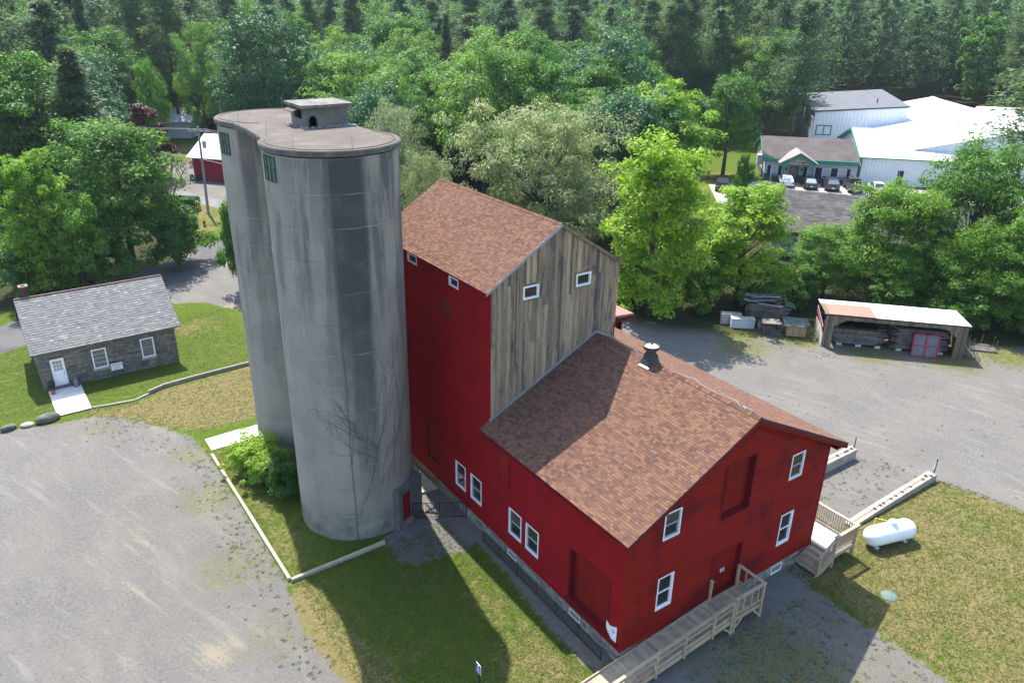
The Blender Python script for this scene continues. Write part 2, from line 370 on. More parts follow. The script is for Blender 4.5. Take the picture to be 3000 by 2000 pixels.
LM = dict(
 maple=leafmat('maple_leaf', (.022,.068,.012), (.040,.105,.016), (.075,.155,.022)),
 oak=leafmat('dark_leaf', (.010,.045,.018), (.020,.070,.026), (.038,.105,.036), .36, (1.0,1.15,.7)),
 ash=leafmat('pale_leaf', (.05,.105,.02), (.085,.16,.03), (.14,.22,.05)),
 lime=leafmat('lime_leaf', (.075,.145,.008), (.12,.21,.014), (.18,.275,.026), .5),
 willow=leafmat('willow_leaf', (.075,.105,.038), (.13,.165,.068), (.22,.25,.125), .42, (1.2,1.2,.7)),
 locust=leafmat('locust_leaf', (.035,.09,.010), (.06,.14,.014), (.115,.20,.022)),
 pine=leafmat('pine_needle', (.030,.064,.024), (.055,.10,.040), (.095,.145,.06), .45, (1.0,1.15,.8)),
 spruce=leafmat('spruce_needle', (.020,.046,.018), (.034,.070,.028), (.058,.10,.04), .36, (1,1,.7)),
 copper=leafmat('copper_leaf', (.02,.008,.008), (.045,.014,.014), (.08,.03,.025), .3, (1.3,.8,.7)))
def proto(kind, V, F, wood):
    return (fast_mesh('crown_'+kind, V, F, LM[kind] if kind in LM else None), wood.mesh('trunk_'+kind, BARK, True))
PRO = {}
def broad(key, mat, seed, H, R, z0, nb, ns, nl, size, asp=.62, r0=.28, **kw):
    V, F, bp = crown(seed, H, R, z0, nb, ns, nl, size, asp, **kw)
    me = fast_mesh('crown_'+key, V, F, LM[mat]); PRO.setdefault(key, []).append((me, trunk(bp, H, r0, seed).mesh('trunk_'+key, BARK, True), H, R))
for s in (1, 2, 3): broad('maple', 'maple', s, 16, 5, 2.2, 36, 7, 105, .29)
for s in (4, 5): broad('oak', 'oak', s, 20, 7, 2.5, 50, 7, 90, .36, r0=.4)
for s in (6, 7): broad('ash', 'ash', s, 18, 6, 3.5, 36, 7, 105, .29, cl=.17, rr=(.45,.92), r0=.3)
for s in (8, 9): broad('willow', 'willow', s, 15, 6.5, 1.5, 46, 8, 105, .33, asp=.26, cl=.15, droop=-.9, r0=.4, rr=(.42,.9))
for s in (10, 11): broad('lime', 'lime', s, 15, 4, -1.6, 56, 7, 95, .235, asp=.75, cl=.19, shape=.22, r0=.2)
for s in (12, 13, 14): broad('locust', 'locust', s, 12, 4.2, -.4, 52, 6, 120, .30, asp=.34, cl=.23, droop=-.25, r0=.16, squash=.62)
for s in (15, 16): broad('bush', 'locust', s, 5, 2.4, 0., 18, 6, 120, .225, asp=.5, cl=.24, r0=.09)
for s in (17,): broad('greenbush', 'maple', s, 5, 2.6, 0., 20, 6, 120, .225, asp=.55, cl=.24, r0=.09)
broad('limebush', 'lime', 19, 5, 2.6, 0., 20, 6, 80, .24, asp=.6, cl=.22, r0=.09)
broad('copper', 'copper', 18, 13, 2.4, 2, 20, 6, 60, .36)
def cone(key, mat, seed, H, R, zf, lev, nbr, ncl, nn, size, droop, pine, r0):
    V, F, br = conifer(seed, H, R, zf, lev, nbr, ncl, nn, size, droop, pine); mb = MB()
    mb.tube([(0,0,-.2), (.05,.05,H*.5), (0,0,H*.98)], [r0, r0*.65, .03], 7)
    for i, (a, b) in enumerate(br):
        if pine and i % 2 == 0: mb.tube([a, b], [.06, .015], 4)
    if pine:
        rr = random.Random(seed)
        for k in range(14):
            z = H*rr.uniform(.15, zf+.05); a = rr.uniform(0, 6.28); l = rr.uniform(.6, 2); mb.tube([(0,0,z), (math.cos(a)*l, math.sin(a)*l, z+.1)], [.035, .01], 4)
    PRO.setdefault(key, []).append((fast_mesh('crown_'+key, V, F, LM[mat]), mb.mesh('trunk_'+key, BARK, True), H, R))
for s in (21, 22, 23): cone('pine', 'pine', s, 25, 4.6, .34, .05, 6, 6, 34, .5, .12, True, .3)
for s in (24, 25): cone('spruce', 'spruce', s, 19, 4.4, .06, .032, 8, 4, 20, .55, -.32, False, .28)
TRN = random.Random(77)
def tree(kind, x, y, H, R, label, name=None, cat='tree', group=None, z=0, var=None):
    ps = PRO[kind]; cm, tm, h, r = ps[var % len(ps)] if var is not None else TRN.choice(ps)
    o = thing(name or {'pine':'pine_tree','spruce':'spruce_tree'}.get(kind, 'tree'), label, cat, (x, y, z), TRN.uniform(0, 6.28), group)
    if group is None: R *= .87      # clusters reach beyond the nominal radius
    o.scale = (R/r, R/r, H/h)
    link(bpy.data.objects.new('trunk', tm), o); link(bpy.data.objects.new('crown', cm), o); return o
# ---- trees that stand out, each where it grows
tree('maple',-6.2,63.2,14.9,6.0,'big bright green maple beside the driveway, largest tree left of the silos',var=0)
tree('lime',-13.6,57.8,13.4,3.2,'yellow-green tree at the left edge, in front of the dark spruce')
tree('bush',-11.2,57.0,8.6,3.0,'yellowish tall bush between the left-edge tree and the big maple','bush','bush')
tree('greenbush',-2.6,60.6,6.0,3.3,'dark green round bush at the right foot of the big maple','bush','bush')
tree('greenbush',-9.4,58.8,5.4,3.2,'dark low bush under the left side of the big maple','bush','bush')
tree('greenbush',-15,59,5.0,3.4,'dark undergrowth bush at the far left behind the stone hut','bush','bush')
tree('spruce',-5.9,85.3,18.3,6.0,'broad dark spruce behind the big maple on the left')
tree('copper',1.1,86.3,13.2,2.5,'dark copper-red leaved tree right of the dark spruce')
tree('maple',6.6,124.5,13.5,5.0,'green tree hiding most of the white house on the upper left')
tree('maple',3.8,127.4,19.5,6.2,'rounded blue-green tree high on the left, above the dark spruce')
tree('ash',14.7,115.2,19.7,4.2,'light green tall tree left of the huge dark oak')
tree('maple',5.2,103.9,16.4,2.8,'slim yellow-green tree above the copper-red tree')
tree('oak',22.0,105.9,22.2,8.4,'huge dark oak behind the rear silo',var=0)
tree('maple',29.4,96.8,18.3,5.0,'mid green tree directly behind the silo roof house')
tree('maple',50.4,118.0,23.4,8.4,'bright green broad maple far behind the silos, top near the picture edge')
tree('spruce',54.3,106.8,21.6,3.2,'narrow grey-green spruce left of the tall airy ash')
tree('ash',36.2,66.4,20.7,7.2,'tall airy pale green ash in the middle of the wood',var=0)
tree('ash',25.3,79.0,17.3,6.6,'pale green ash right behind the silo roofs',var=1)
tree('willow',17.6,53.9,15.0,4.8,'grey-green willow just right of the silo roof')
tree('willow',26.9,41.2,16.0,9.0,'wide silvery willow behind the tall barn roof, largest of the willows',var=0)
tree('willow',14.9,41.8,12.6,3.2,'small silvery willow between the silo and the barn roof peak')
tree('lime',10.6,37.5,9.0,2.4,'bright lime green young tree peeking between silo and barn roof')
tree('oak',60.1,70.8,21.1,8.4,'round dark green maple above the wide willow',var=1)
tree('maple',65.1,97.5,21.3,6.9,'mid green tree in the far wood, left of the round dark maple')
tree('maple',54.0,80.6,18.7,4.4,'green tree between the airy ash and the round dark maple')
tree('lime',49.0,48.2,17.4,6.6,'yellow-green loose tree between the wide willow and the green-roofed office',var=1)
tree('lime',26.9,26.5,15.9,4.9,'bright lime green poplar right of the barn, tallest by the gravel yard',var=0)
tree('lime',35.5,24.5,11.7,4.4,'shorter bright lime poplar standing left of the lumber heap',var=1)
tree('maple',76.7,62.3,16.0,5.1,'round green tree on bare trunks left of the white buildings')
tree('maple',104.0,76.2,20.7,5.4,'light green tree standing in front of the pine wood')
tree('maple',73.2,66.0,12.2,2.6,'small green tree beside the round tree near the office')
tree('locust',46.6,18.2,11.8,4.7,'feathery locust tree behind the open shed, left of the tallest one',var=0)
tree('locust',52.8,14.6,14.8,5.0,'tall feathery locust at the right edge above the shed',var=1)
tree('locust',42.7,20.9,7.0,3.6,'low locust growing in front of the grey shingled roof',var=2)
tree('locust',45.5,16.0,6.2,3.0,'low bright locust just behind the middle of the shed',var=0)
tree('locust',48.0,13.0,7.2,3.4,'middle-sized locust under the tallest one',var=1)
tree('locust',49.0,9.6,10.2,3.7,'dense locust at the right edge behind the shed end',var=2)
tree('locust',56.5,9.0,11.5,4.4,'locust in the second row at the far right edge',var=0)
tree('bush',39.6,21.2,4.0,2.3,'leafy bush behind the left end of the shed','bush','bush')
tree('bush',43.6,15.4,3.6,2.3,'leafy bush behind the middle of the shed roof','bush','bush')
tree('bush',46.3,10.6,4.4,2.8,'leafy bush behind the right half of the shed','bush','bush')
tree('bush',50.0,5.4,5.4,3.0,'dark leafy bush at the right edge past the shed','bush','bush')
tree('bush',54.5,2.2,7.4,3.4,'large leafy bush cut off by the right picture edge','bush','bush')
tree('bush',31.6,25.2,4.8,2.3,'bush between the two lime green poplars','bush','bush')
tree('bush',29.6,30.5,4.4,2.8,'dark bush left of the poplar by the barn','bush','bush')
tree('bush',35.8,21.6,3.6,2.0,'bush behind the heap of old lumber','bush','bush')
tree('bush',22.5,33.5,4.0,2.8,'bush under the wide willow behind the barn','bush','bush')
tree('greenbush',67.9,51.2,6.2,1.5,'narrow vine-covered tall bush beside the parked black car','bush','bush')
tree('greenbush',.4,50.4,8.6,1.5,'dark leaning shrub peeking out left of the rear silo','bush','bush')
tree('bush',-.1,46.6,1.3,.9,'small round bush at the gravel edge left of the rear silo','bush','bush')
for (x, y, h, r, mk, lb) in ((-7.6,21.4,2.1,1.6,'limebush','bright green bush at the foot of the rear silo, topmost of three'),(-7.3,19.6,2.0,1.4,'limebush','bright green bush between the two silos, middle of three'),(-6.9,18.4,2.3,1.25,'greenbush','dark green bush against the front silo, lowest of three')):
    tree(mk, x, y, h, r, lb, 'bush', 'bush')
# ---- the hedge by the road
rng = np.random.default_rng(5)
n = 5200; A = np.array([.9, 83.6]); B = np.array([3.9, 81.2]); d_ = (B-A)/np.linalg.norm(B-A); nn_ = np.array([-d_[1], d_[0]])
q = rng.uniform(size=(n, 3)); q[:, 0] = q[:, 0]*(np.linalg.norm(B-A)+1.2)-.6; side = rng.integers(0, 5, n)
w = np.where(side == 0, -.75, np.where(side == 1, .75, rng.uniform(-.75, .75, n)))+rng.normal(size=n)*.06
z = np.where(side > 1, 1.5+rng.normal(size=n)*.07, q[:, 2]*1.5)
P = np.stack([A[0]+d_[0]*q[:, 0]+nn_[0]*w, A[1]+d_[1]*q[:, 0]+nn_[1]*w, z], -1)
Nn = np.stack([nn_[0]*np.sign(w), nn_[1]*np.sign(w), np.where(side > 1, 1.2, .3)], -1)+rng.normal(size=(n, 3))*.5
Vh, Fh = leaf_quads(P, Nn, .2, .6, rng)
hd = thing('hedge', 'clipped green hedge in front of the road by the utility pole', 'hedge', (0,0,0))
link(bpy.data.objects.new('foliage', fast_mesh('hedge_foliage', Vh, Fh, LM['maple'])), hd)
MB().box(-1.9, -.55, 0, 1.9, .55, 1.35).build('inner_twigs', BARK, hd).matrix_local = Matrix.Translation(((A[0]+B[0])/2, (A[1]+B[1])/2, 0)) @ Matrix.Rotation(math.atan2(d_[1], d_[0]), 4, 'Z')
# ---- a bare dead tree
mb = MB(); rr = random.Random(9)
def limb(p, d, l, r, k):
    e = p+d*l; m = p.lerp(e, .5)+Vector((rr.uniform(-.1,.1), rr.uniform(-.1,.1), 0))*l; mb.tube([p, m, e], [r, r*.75, r*.5], 5)
    if k:
        for _ in range(3 if k > 1 else 4): limb(p.lerp(e, rr.uniform(.45, 1)), (d+Vector((rr.uniform(-.8,.8), rr.uniform(-.8,.8), rr.uniform(-.3,.5)))).normalized(), l*rr.uniform(.5, .75), r*.5, k-1)
dt = thing('dead_tree', 'bare grey dead tree without leaves between maple and red house', 'tree', (3.0, 89.5, 0))
for a in range(3): limb(Vector((a*.3-.3, 0, 0)), Vector((.35*a-.2, -.15*a, 1)).normalized(), 4.4, .13, 3)
mb.build('branches', vary('dead_wood', (.16,.13,.11), (.26,.22,.19), 4, .95), dt)
# ---- the wood behind
FR = random.Random(3); taken = [(o.location.x, o.location.y) for o in scene.objects if o.type == 'EMPTY' and o.get('category') in ('tree',)]
CLEAR = [np.array(p) for p in ([(60,44),(70,72),(100,60),(125,92),(152,105),(172,80),(150,25),(110,0),(80,20)], [(-2,60),(-2,92),(6,113),(8,133),(26,133),(30,98),(20,66)], [(-40,-40),(-40,56),(-16,55),(-6,62),(14,63),(14,50),(24,36),(30,24),(44,8),(60,-10),(60,-40)], [(46,34),(57,42),(72,24),(60,8)])]
far = []; near = []
for d in np.arange(84, 330, 7.2):
    b = -6.0
    while b < 78:
        b += math.degrees(FR.uniform(6.0, 9.5)/d); dd = d+FR.uniform(-3, 3)
        x = CAM.x+dd*math.sin(rad(b)); y = CAM.y+dd*math.cos(rad(b))
        if any(sd_poly(np.array([x]), np.array([y]), c)[0] > -2.2 for c in CLEAR): continue
        if any((x-a)**2+(y-c)**2 < 26 for a, c in taken): continue
        if b < 6 and d < 105 or (b > 44 and d < 150 and d > 95 and b < 52): continue
        if d < 96 and b > 18 and FR.random() < .4: continue
        pine = (b > 44 and FR.random() < .86) or (d > 165 and FR.random() < .36) or (b < 14 and d > 120 and FR.random() < .6)
        k = 'pine' if pine and FR.random() < (1.1 if b > 14 else .85) else ('spruce' if pine and b <= 14 else FR.choice(['maple', 'maple', 'ash', 'oak', 'maple']))
        H = FR.uniform(20, 29) if k == 'pine' else (FR.uniform(18, 24) if k == 'spruce' else FR.uniform(13, 19))
        if d > 175: H = max(H, FR.uniform(22, 29)) if k == 'pine' else max(H, FR.uniform(18, 24.5))
        R = {'pine': FR.uniform(3.6, 5.6), 'spruce': FR.uniform(3, 4.2)}.get(k, FR.uniform(4.2, 6.2))
        (near if d < 215 else far).append((k, x, y, H, R, b, d))
ZN = lambda b: ('behind the white halls on the right' if b > 51 else 'above the round dark maple and willow' if b > 32 else 'behind the silo roof house' if b > 15 else 'in the upper left corner')
LBL = {'pine': 'tall white pine in the wood ', 'spruce': 'dark pointed spruce in the wood ', 'maple': 'mid green leafy tree in the wood ', 'ash': 'pale green leafy tree in the wood ', 'oak': 'dark green leafy tree in the wood '}
near.sort(key=lambda q: q[6])
for k, x, y, H, R, b, d in near[:300]: tree(k, x, y, H, R, LBL[k]+ZN(b), group={'pine': 'white pines ', 'spruce': 'spruces ', 'oak': 'dark leafy trees ', 'ash': 'pale leafy trees '}.get(k, 'mid green trees ')+ZN(b))
far += near[300:]
for d in np.arange(330, 620, 17):
    b = -4.0
    while b < 76:
        b += math.degrees(FR.uniform(9, 15)/d); far.append(('pine' if FR.random() < .5 else 'maple', CAM.x+d*math.sin(rad(b)), CAM.y+d*math.cos(rad(b)), FR.uniform(20, 28), FR.uniform(4.5, 6.5), b, d))
# far trees: lighter copies joined into one mass
rng = np.random.default_rng(8); low = {}
low['pine'] = conifer(31, 25, 4.6, .25, .07, 5, 4, 12, .95, .12, True)[:2]+(25, 4.6)
low['spruce'] = conifer(32, 19, 4, .06, .06, 6, 3, 7, 1.2, -.3, False)[:2]+(19, 4)
for k in ('maple', 'ash', 'oak'): low[k] = crown(33, 16, 5, 2, 26, 5, 20, .8, .7)[:2]+(16, 5)
for grp, ks in (('needle_forest', ('pine', 'spruce')), ('leaf_forest', ('maple', 'ash', 'oak'))):
    Vs = []; Fs = []; o = 0
    for k, x, y, H, R, b, d in far:
        if k not in ks: continue
        V0, F0, h, r = low[k]; a = rng.uniform(0, 6.28); c, s = math.cos(a), math.sin(a)
        Q = np.stack([(V0[:, 0]*c-V0[:, 1]*s)*R/r+x, (V0[:, 0]*s+V0[:, 1]*c)*R/r+y, V0[:, 2]*H/h+float(hill(np.array(x), np.array(y)))], -1)
        Vs.append(Q); Fs.append(F0+o); o += len(Q)
    ob = link(bpy.data.objects.new(grp, fast_mesh(grp, np.concatenate(Vs), np.concatenate(Fs), LM['pine' if grp[0] == 'n' else 'maple'])))
    tag(ob, 'far wooded hillside of dark pines filling the top of the view' if grp[0] == 'n' else 'far leafy trees mixed among the distant pines', 'forest', kind='stuff')
print('TREES near', min(300, len(near)), 'far', len(far))
# ---------------------------------------------------------------- the red barn
def paint(name, base, dark, wear=.5, vert=False, step=0):
    t = NT(name); sc = (9,9,1.1) if vert else (.7,.7,9)
    r = t.rnd(); c = t.ramp(t.noise(1.1, 4, .6), [(.3, [k*.86 for k in base]), (.7, [k*1.12 for k in base])])
    st = t.noise(3.0, 6, .72, t.pos(sc)); big = t.noise(.42, 3, .6)
    m = t.sm(t.math('ADD', st, t.math('MULTIPLY', t.math('SUBTRACT', big, .5), 1.5)), .58, .70)
    c = t.mix(t.math('MULTIPLY', m, wear), c, dark)
    c = t.mix(1, c, t.ramp(r, [(0, .86), (1, 1.12)]), 'MULTIPLY')
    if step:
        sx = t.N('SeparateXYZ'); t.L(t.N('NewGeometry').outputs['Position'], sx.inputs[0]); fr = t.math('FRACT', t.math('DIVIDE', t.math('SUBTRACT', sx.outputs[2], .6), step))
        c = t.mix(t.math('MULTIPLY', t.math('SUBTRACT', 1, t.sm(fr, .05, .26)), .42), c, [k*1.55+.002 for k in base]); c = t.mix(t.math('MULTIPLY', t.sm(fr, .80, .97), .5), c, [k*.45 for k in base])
    c = t.mix(t.sm(t.noise(26, 2, .5), .80, .83), c, (.4,.3,.26))
    t.bump(t.noise(14, 4, .6, t.pos(sc)), .25, .01); return t.done(c, .78, .14)
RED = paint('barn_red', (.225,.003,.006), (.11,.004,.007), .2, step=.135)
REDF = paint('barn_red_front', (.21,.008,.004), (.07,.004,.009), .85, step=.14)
REDV = paint('barn_red_boards', (.205,.010,.006), (.10,.006,.008), .5, True)
TRIM = paint('red_trim', (.14,.006,.009), (.07,.006,.009), .4)
WHITE = vary('white_vinyl', (.72,.73,.75), (.82,.82,.83), 3, .45)
SASH = plain('sash_grey', (.34,.35,.37), .5)
def glassmat(name, c=(.012,.014,.016)):
    t = NT(name); k = t.ramp(t.noise(1.4, 3, .6), [(.35, c), (.7, [x*2.6 for x in c])]); return t.done(k, .07, .55)
GLASS = glassmat('window_glass')
DARK = plain('dark_inside', (.006,.006,.006), .95, .05)
STONE = vary('foundation_stone', (.13,.12,.10), (.30,.28,.24), 5, .95, .3, .6)
MORTAR = vary('mortar', (.16,.15,.13), (.27,.25,.22), 6, .95)
def shinglemat(name, cols, wash=.25):
    t = NT(name); r = t.rnd(); c = t.ramp(r, cols, 'CONSTANT')
    c = t.mix(t.math('MULTIPLY', t.noise(90, 2, .7), .3), c, (.15,.076,.05)); c = t.mix(t.ramp(t.noise(.5, 4, .6), [(.4, 0), (.75, wash)]), c, (.17,.10,.075))
    t.bump(t.noise(120, 2), .4, .006); return t.done(c, .95, .15)
SHG = shinglemat('brown_shingle', [(0,(.098,.053,.042)), (.16,(.145,.078,.050)), (.34,(.120,.064,.043)), (.52,(.172,.094,.058)), (.68,(.104,.056,.044)), (.80,(.155,.083,.059)), (.91,(.070,.043,.037))])
ROOFU = plain('roof_underlay', (.05,.03,.025), .95)

barn = thing('barn', 'big red clapboard barn with brown shingle roofs and a weathered plank tower gable', 'barn')
W, WT, YL, YB = 12.0, 7.22, 9.395, 19.64
ZS = .6; RZ = 9.473; SL = .498
def zlow(x): return RZ-SL*abs(x-6)
TZ, TE = 15.175, 12.73; TS = (TZ-TE)/(WT/2+.288)
def ztow(x): return TZ-TS*abs(x-WT/2)
def wall(kind):
    if kind == 'L': return lambda a, z, o: (-o, a, z)
    if kind == 'F': return lambda a, z, o: (a, -o, z)
    if kind == 'T': return lambda a, z, o: (a, YL-o, z)
    if kind == 'R': return lambda a, z, o: (W+o, a, z)
def hexw(f, a0, a1, z0, z1, o0, o1, ob=None, ot=None):
    """block on a wall; the outer face may lean (ob at the bottom, ot at the top)"""
    ob = o1 if ob is None else ob; ot = o1 if ot is None else ot
    return [f(a0,z0,o0), f(a1,z0,o0), f(a1,z0,ob), f(a0,z0,ob), f(a0,z1,o0), f(a1,z1,o0), f(a1,z1,ot), f(a0,z1,ot)]
def clap(f, z0, z1, lim, opens, step=.135, seed=0, split=True):
    out = []; r = random.Random(seed); z = z0
    while z < z1-.01:
        h = min(step, z1-z); lo, hi = lim(z+h*.5); segs = [(lo, hi)] if hi-lo > .06 else []
        for (a0, a1, b0, b1) in opens:
            if b0 < z+h-.02 and b1 > z+.02:
                n = []
                for s0, s1 in segs:
                    if a1 <= s0 or a0 >= s1: n.append((s0, s1)); continue
                    if a0-s0 > .03: n.append((s0, a0))
                    if s1-a1 > .03: n.append((a1, s1))
                segs = n
        for s0, s1 in segs:
            cuts = [s0]
            if split:
                c = s0+r.uniform(2.2, 4.8)
                while c < s1-.8: cuts.append(c); c += r.uniform(2.6, 4.8)
            cuts.append(s1)
            for q0, q1 in zip(cuts, cuts[1:]):
                j = r.uniform(-.003, .003); out.append(hexw(f, q0+.001, q1-.003, z, z+h+.012, -.02, 0, .046+j, .006))
        z += h
    return out
# openings (along, along, z, z)
WIN_L = [(11.5,12.47,1.38,2.80), (10.04,11.02,1.40,2.81), (6.70,7.70,1.42,2.83), (5.40,6.36,1.42,2.81)]
WIN_LT = [(15.92,16.88,12.03,12.50), (11.98,12.82,12.0,12.46)]
BIGD = (.78,3.18,.98,3.48); DOORL = (14.3,15.4,1.58,3.66)
WIN_F = [(1.72,2.62,5.22,6.48), (9.27,10.16,5.16,6.44), (9.26,10.14,1.63,3.33), (1.74,2.62,1.76,3.40)]
HAY = (5.03,6.71,4.86,7.40); DBL = (4.98,6.74,.82,3.02)
sidL = [o for o in WIN_L+WIN_LT+[BIGD, DOORL]]
zl0 = ZS+.135*43
pl = clap(wall('L'), ZS, zl0, lambda z: (.09, YB), sidL, seed=1)+clap(wall('L'), zl0, TE-.02, lambda z: (YL, YB), sidL, seed=2)
def limF(z):
    hw = min(6, (RZ-.10-z)/SL); return (6-hw+(.09 if hw > 5.9 else 0), 6+hw-(.09 if hw > 5.9 else 0))
pf = clap(wall('F'), ZS, RZ-.15, limF, WIN_F+[HAY, DBL], step=.14, seed=3)
wl_ = MB()
wl_.prism([(.3,.3,.1), (W-.3,.3,.1), (W-.3,.3,zlow(W-.3)-.25), (6,.3,RZ-.25), (.3,.3,zlow(.3)-.25)], (0,YB-.3,0))
wl_.prism([(.3,YL+.3,1), (WT-.25,YL+.3,1), (WT-.25,YL+.3,ztow(WT-.25)-.25), (WT/2,YL+.3,TZ-.25), (.3,YL+.3,ztow(.3)-.25)], (0,YB-YL-.5,0))
wl_.build('inner_wall', DARK, barn)
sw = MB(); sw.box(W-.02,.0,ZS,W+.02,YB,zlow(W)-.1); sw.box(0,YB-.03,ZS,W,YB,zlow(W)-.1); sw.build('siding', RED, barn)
wt_ = MB(); wt_.box(WT-.06,YL,zlow(WT)-.3,WT,YB,ztow(WT)-.02); wt_.build('tower_side_boards', REDV, barn)
sid = MB()
pieces(barn, 'clapboard', pl+pf, RED, 300, 'clapboard_field') if False else None
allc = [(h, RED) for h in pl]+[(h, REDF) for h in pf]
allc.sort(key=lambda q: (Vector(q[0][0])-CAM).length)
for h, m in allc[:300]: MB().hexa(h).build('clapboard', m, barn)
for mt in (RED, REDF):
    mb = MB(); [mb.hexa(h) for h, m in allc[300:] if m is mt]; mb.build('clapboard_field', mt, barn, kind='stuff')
# corner boards and rake boards
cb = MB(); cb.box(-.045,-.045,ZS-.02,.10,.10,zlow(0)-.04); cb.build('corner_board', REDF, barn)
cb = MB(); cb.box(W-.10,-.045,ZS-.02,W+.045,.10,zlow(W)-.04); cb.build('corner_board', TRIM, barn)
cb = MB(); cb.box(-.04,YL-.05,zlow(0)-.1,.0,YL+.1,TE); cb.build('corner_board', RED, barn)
for s in (-1, 1):
    x0, x1 = 6, 6+s*(6+(.52 if s < 0 else .71))
    MB().hexa([(x0,-.45,RZ-.30),(x1,-.45,zlow(x1)-.30),(x1,-.40,zlow(x1)-.30),(x0,-.40,RZ-.30),(x0,-.45,RZ-.08),(x1,-.45,zlow(x1)-.08),(x1,-.40,zlow(x1)-.08),(x0,-.40,RZ-.08)]).build('rake_board', TRIM, barn)
    MB().hexa([(x0,-.40,RZ-.16),(x1,-.40,zlow(x1)-.16),(x1,.03,zlow(x1)-.16),(x0,.03,RZ-.16),(x0,-.40,RZ-.10),(x1,-.40,zlow(x1)-.10),(x1,.03,zlow(x1)-.10),(x0,.03,RZ-.10)]).build('soffit', TRIM, barn)
    xe0, xe1 = (-.50,-.46) if s < 0 else (12.65,12.69)
    MB().box(xe0,-.40,zlow(xe0)-.26,xe1,(YL-.01 if s < 0 else YB),zlow(xe0)-.09).build('eave_fascia', TRIM, barn)
    MB().box(min(xe0,0 if s < 0 else W),-.38,zlow(xe0)-.19,max(xe1,0 if s < 0 else W),(YL-.01 if s < 0 else YB),zlow(xe0)-.16).build('eave_soffit', TRIM, barn)
# a wide board nailed over the front gable, following the roof's slope
MB().hexa([(6.25,-.06,8.35),(9.1,-.06,6.72),(9.1,-.02,6.72),(6.25,-.02,8.35),(6.38,-.06,8.72),(9.35,-.06,7.05),(9.35,-.02,7.05),(6.38,-.02,8.72)]).build('patch_board', REDV, barn)
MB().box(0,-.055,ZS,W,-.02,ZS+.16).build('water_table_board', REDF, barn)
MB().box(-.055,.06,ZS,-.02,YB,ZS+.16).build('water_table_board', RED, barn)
# foundation of single stones on two sides
def rubble(f, a0, a1, z0, z1, seed, hmin=.12, hmax=.26, wmin=.22, wmax=.6, opens=(), lim=None):
    r = random.Random(seed); out = []; z = z0
    while z < z1-.04:
        h = r.uniform(hmin, hmax)
        if z+h > z1-.06: h = z1-z
        a = a0
        while a < a1-.02:
            w = r.uniform(wmin, wmax)
            if a+w > a1-.12: w = a1-a
            zz0, zz1, a_, b_ = z+.008, z+h-.008, a+.008, a+w-.008
            if lim is not None:
                lo, hi = lim(z+h/2); a_, b_ = max(a_, lo), min(b_, hi)
            hit = any(o[0] < b_ and o[1] > a_ and o[2] < zz1 and o[3] > zz0 for o in opens)
            if hit:
                for o in opens:
                    if o[0] < b_ and o[1] > a_ and o[2] < zz1 and o[3] > zz0:
                        if a_ < o[0] and o[0]-a_ >= b_-o[1]: b_ = min(b_, o[0]-.01)
                        elif b_ > o[1]: a_ = max(a_, o[1]+.01)
                        elif zz0 < o[2]-.04: zz1 = o[2]-.01
                        elif zz1 > o[3]+.04: zz0 = o[3]+.01
                        else: b_ = a_
            if b_-a_ > .05 and zz1-zz0 > .03:
                p = r.uniform(.012, .05); j = lambda: r.uniform(-.012, .012)
                out.append([f(a_+j(),zz0+j(),-.02), f(b_+j(),zz0+j(),-.02), f(b_-.02+j(),zz0+.012+j(),p+j()), f(a_+.02+j(),zz0+.012+j(),p+j()), f(a_+j(),zz1+j(),-.02), f(b_+j(),zz1+j(),-.02), f(b_-.02+j(),zz1-.012+j(),p+j()), f(a_+.02+j(),zz1-.012+j(),p+j())])
            a += w
        z += h
    return out
BW = [(2.40,3.13,.10,.42), (7.06,7.78,.12,.42)]
MB().box(.0,.02,-.2,W,YB,ZS-.01).build('foundation', MORTAR, barn)
st = rubble(wall('L'), .0, YB, -.05, ZS-.01, 11, .13, .24, .3, .7, BW)+rubble(wall('F'), .0, W, -.05, ZS-.01, 12, .13, .24, .3, .7, [(9.26,10.04,.0,.46)])
pieces(barn, 'foundation_stone', st, STONE, 300, 'small_stones')
